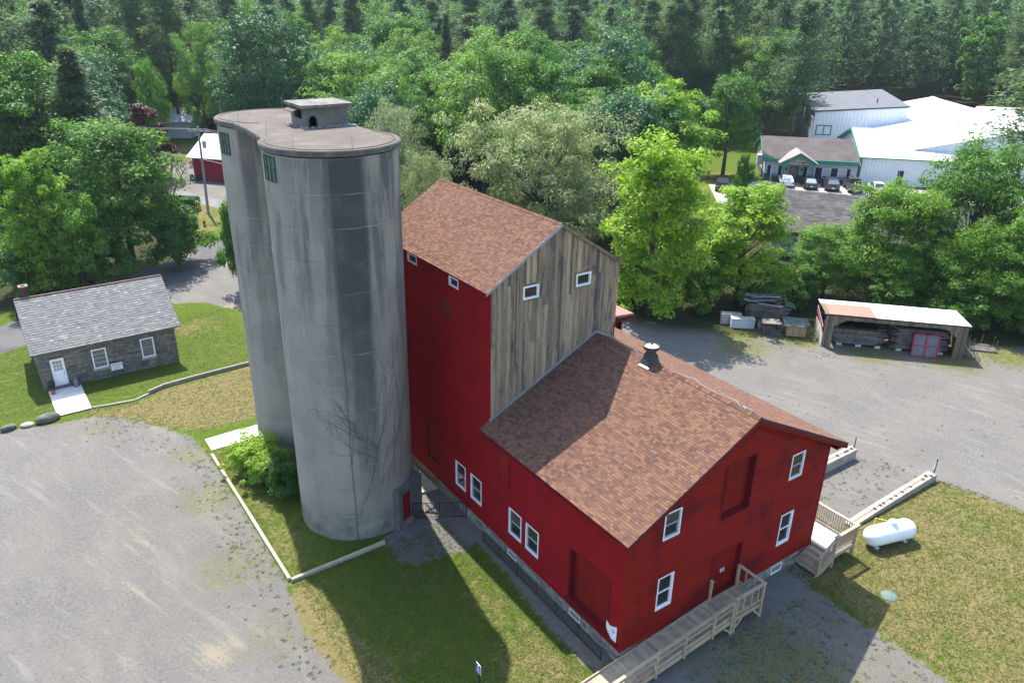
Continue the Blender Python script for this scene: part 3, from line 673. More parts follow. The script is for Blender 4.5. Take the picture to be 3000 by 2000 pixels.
def window(parent, f, o, wmat=WHITE, depth=.07, sash=True, fw=.065, proud=.045, casing=None, bars=0, glass=GLASS):
    a0, a1, z0, z1 = o; e = MB()
    for q in ((a0,a0+fw,z0,z1), (a1-fw,a1,z0,z1), (a0+fw,a1-fw,z0,z0+fw), (a0+fw,a1-fw,z1-fw,z1)): e.hexa(hexw(f, *q, -depth-.03, proud))
    wd = e.build('window', wmat, parent)
    i0, i1, k0, k1 = a0+fw, a1-fw, z0+fw, z1-fw; mid = (k0+k1)/2
    if sash:
        g = MB()
        for (q0, q1, o_) in ((k0, mid+.02, -.03), (mid-.02, k1, -.01)):
            for q in ((i0,i0+.045,q0,q1), (i1-.045,i1,q0,q1), (i0+.045,i1-.045,q0,q0+.05), (i0+.045,i1-.045,q1-.05,q1)): g.hexa(hexw(f, *q, -depth, o_+.015))
        g.build('sash', wmat if sash == 2 else SASH, wd)
        for (q0, q1, o_) in ((k0+.05, mid-.03, -.045), (mid+.03, k1-.05, -.03)): MB().hexa(hexw(f, i0+.045, i1-.045, q0, q1, -depth, o_)).build('pane', glass, wd)
    else:
        MB().hexa(hexw(f, i0, i1, k0, k1, -depth, -depth+.03)).build('pane', glass, wd)
        for b in range(bars):
            z = k0+(k1-k0)*(b+1)/(bars+1); MB().hexa(hexw(f, i0, i1, z-.015, z+.015, -depth, -depth+.05)).build('bar', wmat, wd)
    if casing:
        g = MB(); c = .10
        for q in ((a0-c,a0-.001,z0-c,z1+c), (a1+.001,a1+c,z0-c,z1+c), (a0,a1,z0-c,z0-.001), (a0,a1,z1+.001,z1+c)): g.hexa(hexw(f, *q, -.02, proud-.012))
        g.build('casing', casing, wd)
    return wd
for o in WIN_L: window(barn, wall('L'), o, casing=RED)
for o in WIN_LT: window(barn, wall('L'), o, sash=False)
for i, o in enumerate(WIN_F): window(barn, wall('F'), o, casing=REDF, sash=2 if i > 1 else True)
for o in BW: window(barn, wall('L'), o, sash=False, fw=.03, proud=.02)
window(barn, wall('F'), (9.28,10.03,.0,.44), sash=False, fw=.032, proud=.04)
def recess(parent, f, o, d, leafs, mat, frame=.10, handle=None, name='door', nb=10, sillm=None):
    a0, a1, z0, z1 = o; g = MB()
    for q in ((a0-frame,a0,z0-.02,z1+frame), (a1,a1+frame,z0-.02,z1+frame), (a0,a1,z1,z1+frame)): g.hexa(hexw(f, *q, -d, .05))
    g.hexa(hexw(f, a0-frame*.4, a1+frame*.4, z0-.09, z0-.001, -d, .07)); dr = g.build(name, TRIM, parent)
    w = (a1-a0)/leafs
    for k in range(leafs):
        lf = MB(); lf.hexa(hexw(f, a0+k*w+.004, a0+(k+1)*w-.004, z0, z1, -d-.06, -d-.012)); lo = lf.build('door_leaf', mat, dr)
        bw = (w-.02)/nb
        for b in range(nb): MB().hexa(hexw(f, a0+k*w+.01+b*bw+.003, a0+k*w+.01+(b+1)*bw-.003, z0+.01, z1-.01, -d-.02, -d+.004+(b % 2)*.004)).build('board', mat, lo)
        if handle: MB().hexa(hexw(f, *(handle[k]), -d, -d+.06)).build('handle', WHITE, lo)
    return dr
recess(barn, wall('L'), BIGD, .22, 2, REDV, nb=14, name='sliding_door')
MB().hexa(hexw(wall('L'), .12, 3.4, .80, .93, -.02, .12)).build('door_sill', TRIM, barn)
recess(barn, wall('L'), DOORL, .03, 1, REDV, nb=7, name='loading_door')
hd = recess(barn, wall('F'), HAY, .24, 2, REDV, nb=6, name='hay_door')
for q in ((5.08,5.36,4.95,5.95), (5.08,5.36,6.15,7.3)): MB().hexa(hexw(wall('F'), *q, -.24, -.2)).build('door_panel', TRIM, hd)
recess(barn, wall('F'), DBL, .16, 2, REDF, nb=5, name='entrance_door', handle=[(5.76,5.80,1.72,1.92), (5.92,5.96,1.72,1.92)])
# small upper hatch under the low eave
MB().hexa(hexw(wall('L'), 7.75, 8.55, 4.3, 5.9, -.01, .05)).build('hatch', REDV, barn)
for a in (7.66, 8.55): MB().hexa(hexw(wall('L'), a, a+.09, 3.75, 5.9, -.01, .065)).build('hatch_trim', TRIM, barn)
# torn poster on the corner
t = NT('poster_print'); nz = t.noise(4.5, 5, .7); c = t.ramp(nz, [(.36, (.25,.05,.08)), (.44, (.62,.66,.70)), (.62, (.72,.74,.76)), (.72, (.35,.45,.6))]); POST = t.done(c, .6)
MB().add([(-.058,.80,1.64),(-.058,.55,1.52),(-.058,.18,1.72),(-.058,.18,.82),(-.058,.45,.92),(-.058,.62,1.02),(-.058,.78,1.28)], [(0,1,2,3,4,5,6)]).build('poster', POST, barn)
# bare brown patch and a loose bracket on the tower wall
MB().add([(-.0345, 13.06+.42*math.cos(a)*(1+.2*math.sin(3*a)), 10.75+.52*math.sin(a)*(1+.15*math.cos(2*a))) for a in np.linspace(0, 6.1, 18)], [tuple(range(18))]).build('bare_patch', vary('bare_wood', (.045,.02,.012), (.075,.035,.018), 6, .95), barn)
bk = MB(); bk.bar((-.03,16.9,7.9), (-.95,17.3,7.3), .10, .14); bk.bar((-.03,17.2,6.9), (-.9,17.3,7.3), .08, .1); bk.bar((-.5,16.6,8.05), (-.6,17.9,7.15), .05, .2); bk.build('bracket', vary('rusty_red', (.06,.012,.01), (.12,.03,.02), 5, .9), barn)
# weathered planks of the tower gable
def plankmat():
    t = NT('weathered_plank'); r = t.rnd(); sc = (14,14,.8)
    c = t.ramp(r, [(0,(.085,.074,.066)), (.14,(.31,.225,.14)), (.27,(.14,.115,.09)), (.41,(.48,.34,.20)), (.54,(.175,.145,.118)), (.67,(.40,.285,.175)), (.79,(.12,.11,.105)), (.9,(.33,.24,.155)), (1,(.10,.094,.092))])
    g = t.noise(.9, 7, .75, t.pos(sc)); c = t.mix(t.ramp(g, [(.50, 0), (.64, .7)]), c, (.045,.04,.038))
    c = t.mix(t.ramp(t.noise(.8, 5, .7, t.pos((3,3,.5))), [(.54, 0), (.68, .7)]), c, (.045,.045,.05))
    c = t.mix(t.ramp(t.noise(1.1, 4, .6, t.pos((2,2,1))), [(.55, 0), (.75, .5)]), c, (.33,.25,.16))
    t.bump(g, .5, .012); return t.done(c, .9, .15)
PLANK = plankmat()
TW = [(1.67,2.52,12.0,12.62), (4.62,5.49,12.05,12.66)]
r = random.Random(21); x = .02; plk = []
while x < WT-.03:
    w = min(r.choice([.09,.11,.13,.16,.19,.22]), WT-x); xa, xb = x+.003, x+w-.003
    lo = max(zlow(xa), zlow(xb))+.03 if not xa < 6 < xb else RZ+.02
    lo0, lo1 = zlow(xa)+.02, zlow(xb)+.02; hi0, hi1 = ztow(xa)-.10, ztow(xb)-.10
    cuts = sorted(r.sample([c for c in np.arange(lo+.8, min(hi0, hi1)-.5, .45)], k=min(r.choice([0,1,1,1,2]), 2)))
    zs = [None]+list(cuts)+[None]
    for i in range(len(zs)-1):
        b0, b1 = (lo0, lo1) if zs[i] is None else (zs[i]+.006,)*2
        t0, t1 = (hi0, hi1) if zs[i+1] is None else (zs[i+1],)*2
        segs = [(b0, b1, t0, t1)]
        for (a0, a1, w0, w1) in TW:
            if a0-.02 < xb and a1+.02 > xa:
                n = []
                for s in segs:
                    if s[2] < w0 or s[0] > w1: n.append(s); continue
                    if s[0] < w0-.05: n.append((s[0], s[1], w0, w0))
                    if s[2] > w1+.05: n.append((w1, w1, s[2], s[3]))
                segs = n
        for (p0, p1, q0, q1) in segs:
            d = r.uniform(.012, .045); f = wall('T')
            plk.append([f(xa,p0,-.03), f(xb,p1,-.03), f(xb,p1,d), f(xa,p0,d), f(xa,q0,-.03), f(xb,q1,-.03), f(xb,q1,d), f(xa,q0,d)])
    x += w
for h in plk: MB().hexa(h).build('plank', PLANK, barn)
MB().prism([(.05,YL+.05,zlow(0)), (6,YL+.05,RZ), (WT-.05,YL+.05,zlow(WT)), (WT-.05,YL+.05,ztow(WT)-.2), (WT/2,YL+.05,TZ-.2), (.05,YL+.05,ztow(0)-.2)], (0,.1,0)).build('plank_backing', DARK, barn)
for o in TW: window(barn, wall('T'), o, sash=False, casing=PLANK, proud=.06, fw=.08)
GREYT = vary('grey_flashing', (.24,.25,.27), (.34,.35,.37), 4, .5, 0, 0, (1,1,1), .4, .3)
for x0, x1 in ((-.05, 6), (6, WT)):
    MB().bar((x0, YL-.06, zlow(x0)+.075), (x1, YL-.06, zlow(x1)+.075), .06, .10).build('flashing', GREYT, barn)
# roofs
def roof(parent, e0, udir, Lu, vdir, Lv, nrm, name, skip=None, expo=.125, seed=0, thick=.10, mat=SHG, under=ROOFU, tabs=(.12,.15,.19,.24), most=300, th=.016, piece='shingle'):
    """slab with single shingles; e0 eave corner, udir along the eave, vdir up the slope"""
    e0 = Vector(e0); u = Vector(udir).normalized(); v = Vector(vdir).normalized(); n = Vector(nrm).normalized(); mb = MB()
    a, b, c, d = e0, e0+u*Lu, e0+u*Lu+v*Lv, e0+v*Lv
    mb.hexa([a-n*thick, b-n*thick, c-n*thick, d-n*thick, a-n*.004, b-n*.004, c-n*.004, d-n*.004]); rf = mb.build(name, under, parent)
    r = random.Random(seed); pl = []; k = 0; s = -.02
    while s < Lv-.02:
        h = min(expo, Lv-s); x = -r.uniform(0, .2)-.01
        while x < Lu:
            w = r.choice(tabs); x0, x1 = max(x, -.02), min(x+w, Lu+.02)
            if x1-x0 > .02:
                t_ = th*r.uniform(.75, 1.4); j = r.choice((0, 0, -.012)); p0 = e0+u*(x0+.002)+v*(s+j); p1 = e0+u*(x1-.002)+v*(s+j); q1 = e0+u*(x1-.002)+v*(s+h+.01); q0 = e0+u*(x0+.002)+v*(s+h+.01)
                if skip is None or not skip((p0+q1)*.5): pl.append([p0, p1, q1, q0, p0+n*t_, p1+n*t_, q1+n*.004, q0+n*.004])
            x += w
        s += h; k += 1
    pieces(rf, piece, pl, mat, most, piece+'_field', Matrix.Identity(4) if parent is None else parent.matrix_world)
    return rf
co, si = 1/math.hypot(1, SL), SL/math.hypot(1, SL)
roof(barn, (-.52,YL,zlow(-.52)), (0,-1,0), YL+.456, (co,0,si), 6.52/co, (-si,0,co), 'low_roof', seed=31)
roof(barn, (12.71,-.456,zlow(12.71)), (0,1,0), YB+.456, (-co,0,si), 6.71/co, (si,0,co), 'low_roof', skip=lambda p: p.y > YL and p.x < WT, seed=32, most=80)
ct, stt = 1/math.hypot(1, TS), TS/math.hypot(1, TS)
roof(barn, (-.288,YB+.2,TE), (0,-1,0), YB+.2-YL+.12, (ct,0,stt), (WT/2+.288)/ct, (-stt,0,ct), 'tower_roof', seed=33, most=160)
roof(barn, (WT+.2,YL-.12,ztow(WT+.2)), (0,1,0), YB+.2-YL+.12, (-ct,0,stt), (WT/2+.2)/ct, (stt,0,ct), 'tower_roof', seed=34, most=20)
cap = []; r = random.Random(5)
for (x, z, y0, y1, cc, ss, cm) in ((6, RZ, -.456, YL, co, si, 0), (WT/2, TZ, YL-.12, YB+.2, ct, stt, 0)):
    y = y0
    while y < y1:
        w = .15; t_ = .03
        for s in (-1, 1): cap.append([(x,y,z+.012),(x+s*.16*cc,y,z-.16*ss+.012),(x+s*.16*cc,y+w,z-.16*ss+.012),(x,y+w,z+.012),(x,y,z+.012+t_),(x+s*.16*cc,y,z-.16*ss+.012+t_),(x+s*.16*cc,y+w,z-.16*ss+.026),(x,y+w,z+.026)])
        y += w
rc = MB().bar((6,-.45,RZ-.02),(6,YL,RZ-.02),.04,.04).build('ridge', SHG, barn)
pieces(rc, 'ridge_shingle', cap, SHG, 150, 'ridge_shingle_field')
for s in (-1, 1):
    x0, x1 = WT/2, (-.29 if s < 0 else WT+.2)
    MB().hexa([(x0,YL-.15,TZ-.15),(x1,YL-.15,ztow(x1)-.15),(x1,YL-.11,ztow(x1)-.15),(x0,YL-.11,TZ-.15),(x0,YL-.15,TZ+.005),(x1,YL-.15,ztow(x1)+.005),(x1,YL-.11,ztow(x1)+.005),(x0,YL-.11,TZ+.005)]).build('rake_board', GREYT if s < 0 else PLANK, barn)
# annex at the back right, with its pink-lit roof
an = thing('annex', 'small red lean-to with a low roof behind the right side of the barn', 'shed', (12.1,17.2,0))
MB().box(0,.3,0,3.2,4,5.3).build('wall', RED, an)
MB().hexa([(-.1,.0,5.9),(4.0,.0,5.55),(4.0,4.3,5.55),(-.1,4.3,5.9),(-.1,.0,6.02),(4.0,.0,5.67),(4.0,4.3,5.67),(-.1,4.3,6.02)]).build('roof', vary('pink_roof', (.33,.12,.11), (.4,.17,.15), 3, .9), an)
MB().box(-.05,-.04,5.32,3.98,.0,5.56).build('fascia', TRIM, an)
MB().box(3.0,.05,0,3.15,.28,5.4).build('post', TRIM, an)
# roof ventilator: flared skirt, neck, round pan with a domed lid
vt = thing('roof_ventilator', 'rusty black metal ventilator with a round white lid on the low roof ridge', 'vent', (6,5.62,RZ-.25))
VM = vary('old_metal', (.025,.03,.034), (.085,.09,.095), 7, .55, 0, .4, (6,6,1), .5, .5)
sk = []
for k in range(7):
    f = k/6; w = .15*(1-f)**1.6+.215; sk.append((w, .05+.55*f))
m = MB(); vs = []
for w, z in sk: vs += [(-w,-w,z),(w,-w,z),(w,w,z),(-w,w,z)]
m.add(vs, [(i*4+k, i*4+(k+1) % 4, (i+1)*4+(k+1) % 4, (i+1)*4+k) for i in range(6) for k in range(4)]+[(0,3,2,1)]); m.build('skirt', VM, vt)
MB().lathe([(.235,.58),(.225,.76),(.23,.8),(.28,.83)], 20).build('neck', VM, vt, True)
MB().lathe([(.28,.83),(.355,.86),(.362,1.0),(.345,1.0),(.335,.92),(.26,.90)], 28).build('pan', VM, vt, True)
MB().lathe([(.335,.92),(.29,.97),(.2,1.01),(.09,1.04),(.01,1.045)], 24).build('lid', vary('lid_white', (.45,.44,.42), (.7,.69,.67), 6, .6), vt, True)
MB().lathe([(.06,1.02),(.05,1.08),(.02,1.11),(.012,1.2),(.004,1.22)], 10).build('finial', VM, vt, True)
m = MB(); a = [(-.46,.26),( -.46,-.34),(-.37,-.34),(-.37,.26)]; m.add([(x, y, RZ-(RZ-.25)-SL*abs(x)+.06) for x, y in a], [(0,1,2,3)]); m.build('flashing', WHITE, vt)
# rods and cable on the ridge
lr = thing('lightning_rod', 'thin lightning rod near the front end of the low roof ridge', 'rod', (6.05,.35,RZ))
m = MB(); m.tube([(0,0,0),(0,0,.75)], .012, 5); m.tube([(0,0,.0),(.0,.12,.05),(.0,-.1,.05)], .04, 6); m.build('rod', GREYT, lr)
cbz = MB(); rr = random.Random(2); cbz.tube([(6.1+.12*rr.uniform(-1,1)+.05*k % .2, .1+k*.45, RZ-.02+.05*abs(rr.uniform(0,1))) for k in range(20)], .012, 4)
tag(cbz.build('roof_cable', GREYT), 'loose grey cable lying along the low roof ridge', 'cable')
# ---------------------------------------------------------------- twin silos
SF = Vector((-4.2275,15.2398,0)); SB = Vector((-3.8722,23.0324,0)); SR = 2.822; ZC = 18.513; RING = 1.402
def silomat(name, c, bands, seed):
    t = NT(name); sx = t.N('SeparateXYZ'); t.L(t.N('NewGeometry').outputs['Position'], sx.inputs[0]); z = sx.outputs[2]
    ang = t.math('ARCTAN2', t.math('SUBTRACT', sx.outputs[1], c[1]), t.math('SUBTRACT', sx.outputs[0], c[0]))
    cv = t.N('CombineXYZ'); t.L(t.math('MULTIPLY', ang, 2.8), cv.inputs[0]); t.L(t.math('MULTIPLY', z, .13), cv.inputs[2]); cv.inputs[1].default_value = seed
    ch = t.N('CombineXYZ'); t.L(t.math('MULTIPLY', ang, .9), ch.inputs[0]); t.L(t.math('MULTIPLY', z, 2.2), ch.inputs[2]); ch.inputs[1].default_value = seed
    b = t.noise(.55, 5, .65); col = t.ramp(b, [(.3, (.235,.211,.172)), (.55, (.325,.293,.24)), (.75, (.39,.354,.293))])
    col = t.mix(t.math('MULTIPLY', t.noise(1.2, 5, .7, ch.outputs[0]), .55), col, (.20,.185,.158))
    st = t.noise(1.6, 6, .68, cv.outputs[0]); fade = t.sm(z, 3, 18)
    dk = t.math('MULTIPLY', t.ramp(st, [(.46, 0), (.62, 1)]), t.math('ADD', t.math('MULTIPLY', fade, .75), .12))
    col = t.mix(dk, col, (.062,.064,.064))
    for a0, w, lo, s in bands:
        d = t.math('ABSOLUTE', t.math('SUBTRACT', ang, rad(a0))); m = t.math('SUBTRACT', 1, t.sm(t.math('ADD', d, t.math('MULTIPLY', t.math('SUBTRACT', st, .5), .35)), rad(w)*.55, rad(w)))
        m = t.math('MULTIPLY', m, t.sm(t.math('ADD', z, t.math('MULTIPLY', t.math('SUBTRACT', b, .5), 7)), lo, lo+6)); m = t.math('MULTIPLY', m, t.ramp(t.noise(.9, 4, .6), [(.25, .6), (.55, 1)]))
        col = t.mix(t.math('MULTIPLY', m, s), col, (.038,.040,.042))
    foot = t.math('MULTIPLY', t.math('SUBTRACT', 1, t.sm(z, .3, 2.2)), t.ramp(t.noise(.9, 5, .7), [(.4, 0), (.65, .8)])); col = t.mix(foot, col, (.07,.07,.068))
    zf = t.math('FRACT', t.math('DIVIDE', t.math('ADD', z, t.math('MULTIPLY', t.math('SUBTRACT', t.noise(2.2, 3), .5), .06)), RING))
    ln = t.math('SUBTRACT', 1, t.sm(t.math('ABSOLUTE', t.math('SUBTRACT', zf, .985)), .004, .032)); ln = t.math('MULTIPLY', ln, t.ramp(t.noise(.9, 4, .7), [(.45, 0), (.65, .6)]))
    col = t.mix(ln, col, (.42,.40,.36))
    ly = t.math('SUBTRACT', 1, t.sm(t.math('ABSOLUTE', t.math('SUBTRACT', zf, .06)), .0, .25)); col = t.mix(t.math('MULTIPLY', ly, t.ramp(t.noise(1.4, 4, .7), [(.5, 0), (.75, .14)])), col, (.27,.265,.25))
    g = t.noise(30, 3, .65); col = t.mix(t.math('MULTIPLY', g, .3), col, (.21,.195,.168)); t.bump(t.math('ADD', g, t.noise(4, 4)), .25, .02)
    return t.done(col, .92, .15)
SM_F = silomat('silo_concrete', SF, [(-102,20,6,1.0), (-126,6,13.5,.65), (-150,7,14.5,.55), (-98,13,.5,.6)], 1.0)
SM_B = silomat('silo_concrete_rear', SB, [(-140,9,10,.7), (-118,9,9,.75), (-100,20,1,.4)], 7.0)
t = NT('silo_roof'); c = t.ramp(t.noise(.8, 6, .7), [(.3, (.085,.073,.062)), (.55, (.125,.108,.092)), (.75, (.185,.162,.138))]); c = t.mix(t.ramp(t.noise(6, 5, .7), [(.62, 0), (.72, .7)]), c, (.42,.40,.37)); c = t.mix(t.ramp(t.noise(40, 2), [(.4, 0), (.8, .5)]), c, (.12,.1,.09))
t.bump(t.noise(25, 4), .4, .02); SROOF = t.done(c, .95, .1)
EDGE = vary('slab_edge', (.045,.043,.04), (.16,.15,.135), 2.5, .95, 0, .5)
silo = thing('twin_silo', 'pair of tall round stained concrete silos under one flat roof slab', 'silo', SF)
OFB = SB-SF
for cen, mt, off in ((SF, SM_F, Vector((0,0,0))), (SB, SM_B, OFB)):
    for k in range(13):
        z0 = k*RING-(.3 if k == 0 else 0); z1 = min((k+1)*RING, ZC-.2); dr = .004*math.sin(k*2.3)
        ro = MB().lathe([(SR-.06, z0+.002), (SR-.008+dr, z0+.004), (SR+dr, z0+.016), (SR+dr, z0+.03), (SR+dr, z1-.03), (SR+dr, z1-.016), (SR-.008+dr, z1-.004), (SR-.06, z1-.002)], 112, tuple(off)).build('concrete_ring', mt, silo, True)
# slab over both, waisted between them
ns = 72; outl = []
RC = 2.93
def capz(a, o): return (o.x+RC*math.cos(a), o.y+RC*math.sin(a))
a0 = math.atan2(OFB.y, OFB.x); half = rad(58)
for k in range(ns+1): outl.append(capz(a0+half+(2*math.pi-2*half)*k/ns, Vector((0,0,0))))
w0 = outl[-1]; q = capz(a0+math.pi+half, OFB); outl += [(w0[0]*.62+q[0]*.38-.12, w0[1]*.62+q[1]*.38), (w0[0]*.38+q[0]*.62-.12, w0[1]*.38+q[1]*.62)]
for k in range(ns+1): outl.append(capz(a0+math.pi+half+(2*math.pi-2*half)*k/ns, OFB))
w0 = outl[-1]; q = outl[0]; outl += [(w0[0]*.5+q[0]*.5+.1, w0[1]*.5+q[1]*.5)]
MB().prism([(x, y, ZC-.22) for x, y in outl], (0,0,.19)).build('slab_edge', EDGE, silo)
cx_ = sum(x for x, y in outl)/len(outl); cy_ = sum(y for x, y in outl)/len(outl)
MB().prism([(x-(x-(OFB.x if y > OFB.y/2 else 0))*.012, y-(y-(OFB.y if y > OFB.y/2 else 0))*.012, ZC-.035) for x, y in outl], (0,0,.035)).build('roof_slab', SROOF, silo)
# wall filling the waist between the towers
MB().box(-.9, 2.4, -.2, 1.3, OFB.y-2.4, ZC-.24).build('link_wall', SM_B, silo)
# roof house
HM = vary('roof_house_concrete', (.10,.092,.078), (.20,.185,.16), 1.6, .95, .0, .4)
hb = Vector((-4.0,18.6,ZC))-SF; hw, hl, hh = 2.05, 1.85, .86
e = MB()
e.box(hb.x,hb.y+.13,hb.z,hb.x+.12,hb.y+.45,hb.z+hh); e.box(hb.x,hb.y+1.45,hb.z,hb.x+.12,hb.y+hl,hb.z+hh); e.box(hb.x,hb.y+.45,hb.z,hb.x+.12,hb.y+1.45,hb.z+.32); e.box(hb.x,hb.y+.45,hb.z+.72,hb.x+.12,hb.y+1.45,hb.z+hh)
e.box(hb.x+hw-.12,hb.y+.13,hb.z,hb.x+hw,hb.y+hl-.13,hb.z+hh); e.box(hb.x+.12,hb.y+hl-.12,hb.z,hb.x+hw-.0,hb.y+hl,hb.z+hh)
ax0, ax1, az = hb.x+.16, hb.x+.56, hb.z+.30
arch = [(hb.x,hb.z),(ax0,hb.z)]+[(ax0+(ax1-ax0)*(.5-.5*math.cos(math.pi*k/8)), az+.2*math.sin(math.pi*k/8)) for k in range(9)]+[(ax1,hb.z),(hb.x+hw,hb.z),(hb.x+hw,hb.z+hh),(hb.x,hb.z+hh)]
e.prism([(x, hb.y, z) for x, z in arch], (0,.13,0)); rh = e.build('roof_house', HM, silo)
MB().box(hb.x+.13,hb.y+.6,hb.z,hb.x+hw-.13,hb.y+.62,hb.z+hh).build('inner_screen', DARK, rh)
r = random.Random(4); top = [(hb.x-.22,hb.y-.18),(hb.x+.6,hb.y-.24),(hb.x+1.4,hb.y-.19),(hb.x+hw+.2,hb.y-.22),(hb.x+hw+.24,hb.y+.9),(hb.x+hw+.2,hb.y+hl+.2),(hb.x+.8,hb.y+hl+.24),(hb.x-.22,hb.y+hl+.2),(hb.x-.26,hb.y+.8)]
MB().prism([(x+r.uniform(-.03,.03), y+r.uniform(-.03,.03), hb.z+hh) for x, y in top], (0,0,.13)).build('roof_house_slab', vary('crumbling_slab', (.09,.08,.07), (.21,.195,.175), 3, .95, 0, .6), rh)
MB().hexa([(hb.x-.5,hb.y+.35,hb.z+.66),(hb.x,hb.y+.35,hb.z+.8),(hb.x,hb.y+1.5,hb.z+.8),(hb.x-.5,hb.y+1.5,hb.z+.66),(hb.x-.5,hb.y+.35,hb.z+.69),(hb.x,hb.y+.35,hb.z+.83),(hb.x,hb.y+1.5,hb.z+.83),(hb.x-.5,hb.y+1.5,hb.z+.69)]).build('awning', SROOF, rh)
rub = MB()
for k in range(160):
    x = hb.x+r.uniform(-.3, hw+.35); y = hb.y+r.uniform(-.32, -.02) if k % 3 else hb.y+r.uniform(-.2, hl); x = x if k % 3 else hb.x-r.uniform(.02, .35); s = r.uniform(.015, .05); rub.box(x, y, ZC, x+s, y+s, ZC+s*.6)
rub.build('rubble', vary('pale_rubble', (.3,.28,.26), (.55,.53,.5), 5, .95), rh, kind='stuff')
# metal windows high in both towers
GW = vary('wired_glass', (.05,.095,.085), (.085,.15,.135), 3, .3)
IRON = vary('rusty_iron', (.03,.022,.018), (.075,.05,.035), 6, .8)
for off, aa, z0, z1 in ((Vector((0,0,0)), (-181,-163), 17.14, 18.13), (OFB, (-177,-161), 16.95, 17.95)):
    w = MB(); P = lambda a, z, rr: (off.x+(SR+rr)*math.cos(rad(a)), off.y+(SR+rr)*math.sin(rad(a)), z)
    n = 3; aw = [aa[0]+(aa[1]-aa[0])*k/n for k in range(n+1)]
    for a in aw: w.bar(P(a, z0, .03), P(a, z1, .03), .022, .04, (math.cos(rad(a)), math.sin(rad(a)), 0))
    for z in (z0, (z0+z1)/2, z1):
        for a, b in zip(aw, aw[1:]): w.bar(P(a, z, .03), P(b, z, .03), .03, .025)
    wo = w.build('silo_window', IRON, silo)
    for a, b in zip(aw, aw[1:]):
        for q0, q1 in ((z0, (z0+z1)/2), ((z0+z1)/2, z1)): MB().hexa([P(a,q0,-.03),P(b,q0,-.03),P(b,q0,.02),P(a,q0,.02),P(a,q1,-.03),P(b,q1,-.03),P(b,q1,.02),P(a,q1,.02)]).build('pane', GW, wo)
# the door with its concrete surround
SURR = vary('dark_concrete', (.075,.076,.075), (.15,.15,.145), 1.4, .95, 0, .3)
am = rad(-61); dv = Vector((math.cos(am), math.sin(am), 0)); tv = Vector((-dv.y, dv.x, 0))
def dp(a, o, z): p = dv*o+tv*a; return (p.x, p.y, z)
def dbox(m, a0, a1, o0, o1, z0, z1): return m.hexa([dp(a0,o0,z0),dp(a1,o0,z0),dp(a1,o1,z0),dp(a0,o1,z0),dp(a0,o0,z1),dp(a1,o0,z1),dp(a1,o1,z1),dp(a0,o1,z1)])
m = MB(); dbox(m,-.74,-.42,2.2,3.06,-.1,2.25); dbox(m,.42,1.28,2.0,3.06,-.1,2.25); dbox(m,-.42,.42,2.3,3.06,1.86,2.25); ds = m.build('door_surround', SURR, silo)
m = MB(); dbox(m,-.42,.42,2.5,2.9,.12,1.86); dd = m.build('door', REDV, silo)
for k in range(6): m = MB(); dbox(m,-.41+k*.137,-.41+(k+1)*.137-.008,2.88,2.915,.14,1.84); m.build('board', REDV, dd)
m = MB(); dbox(m,-.46,.46,2.6,3.12,-.05,.12); m.build('sill', vary('timber_sill', (.2,.17,.13), (.3,.26,.2), 4, .9), silo)
# seam cable down the front tower and rods round the roof edge
m = MB(); m.tube([((SR+.025)*math.cos(rad(-115+.4*math.sin(z))), (SR+.025)*math.sin(rad(-115+.4*math.sin(z))), z) for z in np.linspace(.05, ZC-.2, 30)], .018, 5); m.build('down_cable', plain('cable_grey', (.10,.105,.11), .6), silo)
rods = [(-6.43,13.56),(-6.4,20.66),(-6.01,24.98),(-2.65,25.6),(-6.24,17.3),(-1.6,15.9),(-1.9,14.0),(-4.4,12.6)]
for x, y in rods:
    m = MB(); m.tube([(x-SF.x, y-SF.y, ZC-.01), (x-SF.x+.01, y-SF.y, ZC+.62)], [.014, .006], 5); m.build('lightning_rod', GREYT, silo)
m = MB(); m.tube([(2.66*math.cos(a), 2.66*math.sin(a), ZC+.02) for a in np.linspace(rad(-205), rad(25), 60)], .014, 4); m.tube([(OFB.x+2.66*math.cos(a), OFB.y+2.66*math.sin(a), ZC+.02) for a in np.linspace(rad(20), rad(235), 60)], .014, 4); m.build('roof_wire', plain('wire_dark', (.07,.065,.06), .7), silo)
# dead vines clinging to the front tower
vn = thing('dead_vine', 'leafless dead vine spreading over the lower front silo', 'vine', SF)
m = MB(); r = random.Random(14)
def vine(a, z, da, dz, n, rr):
    pts = []
    for k in range(n):
        pts.append(((SR+.03)*math.cos(rad(a)), (SR+.03)*math.sin(rad(a)), z)); a += da+r.uniform(-1.2, 1.2); z += dz+r.uniform(-.05, .05)
        if k > 2 and rr > .006 and r.random() < .34: vine(a, z, da+r.uniform(-2.6, 2.6), dz*r.uniform(.4, 1.3)+r.uniform(-.05, .1), int(n*.6), rr*.65)
    m.tube(pts, [rr*(1-.6*k/n) for k in range(n)], 4)
for k in range(8): vine(r.uniform(-118, -84), r.uniform(1.2, 5.6), r.uniform(-2.2, 2.2), r.uniform(.16, .34), 13, .012)
for k in range(5): vine(r.uniform(-100, -82), r.uniform(4.2, 5.0), r.uniform(-3.4, -1.5), r.uniform(.05, .25), 11, .013)
for k in range(4): vine(r.uniform(-85, -62), r.uniform(2.5, 5), r.uniform(-.5, 2.0), r.uniform(.2, .4), 11, .011)
m.build('stems', vary('vine_bark', (.10,.092,.082), (.16,.148,.132), 6, .95), vn)
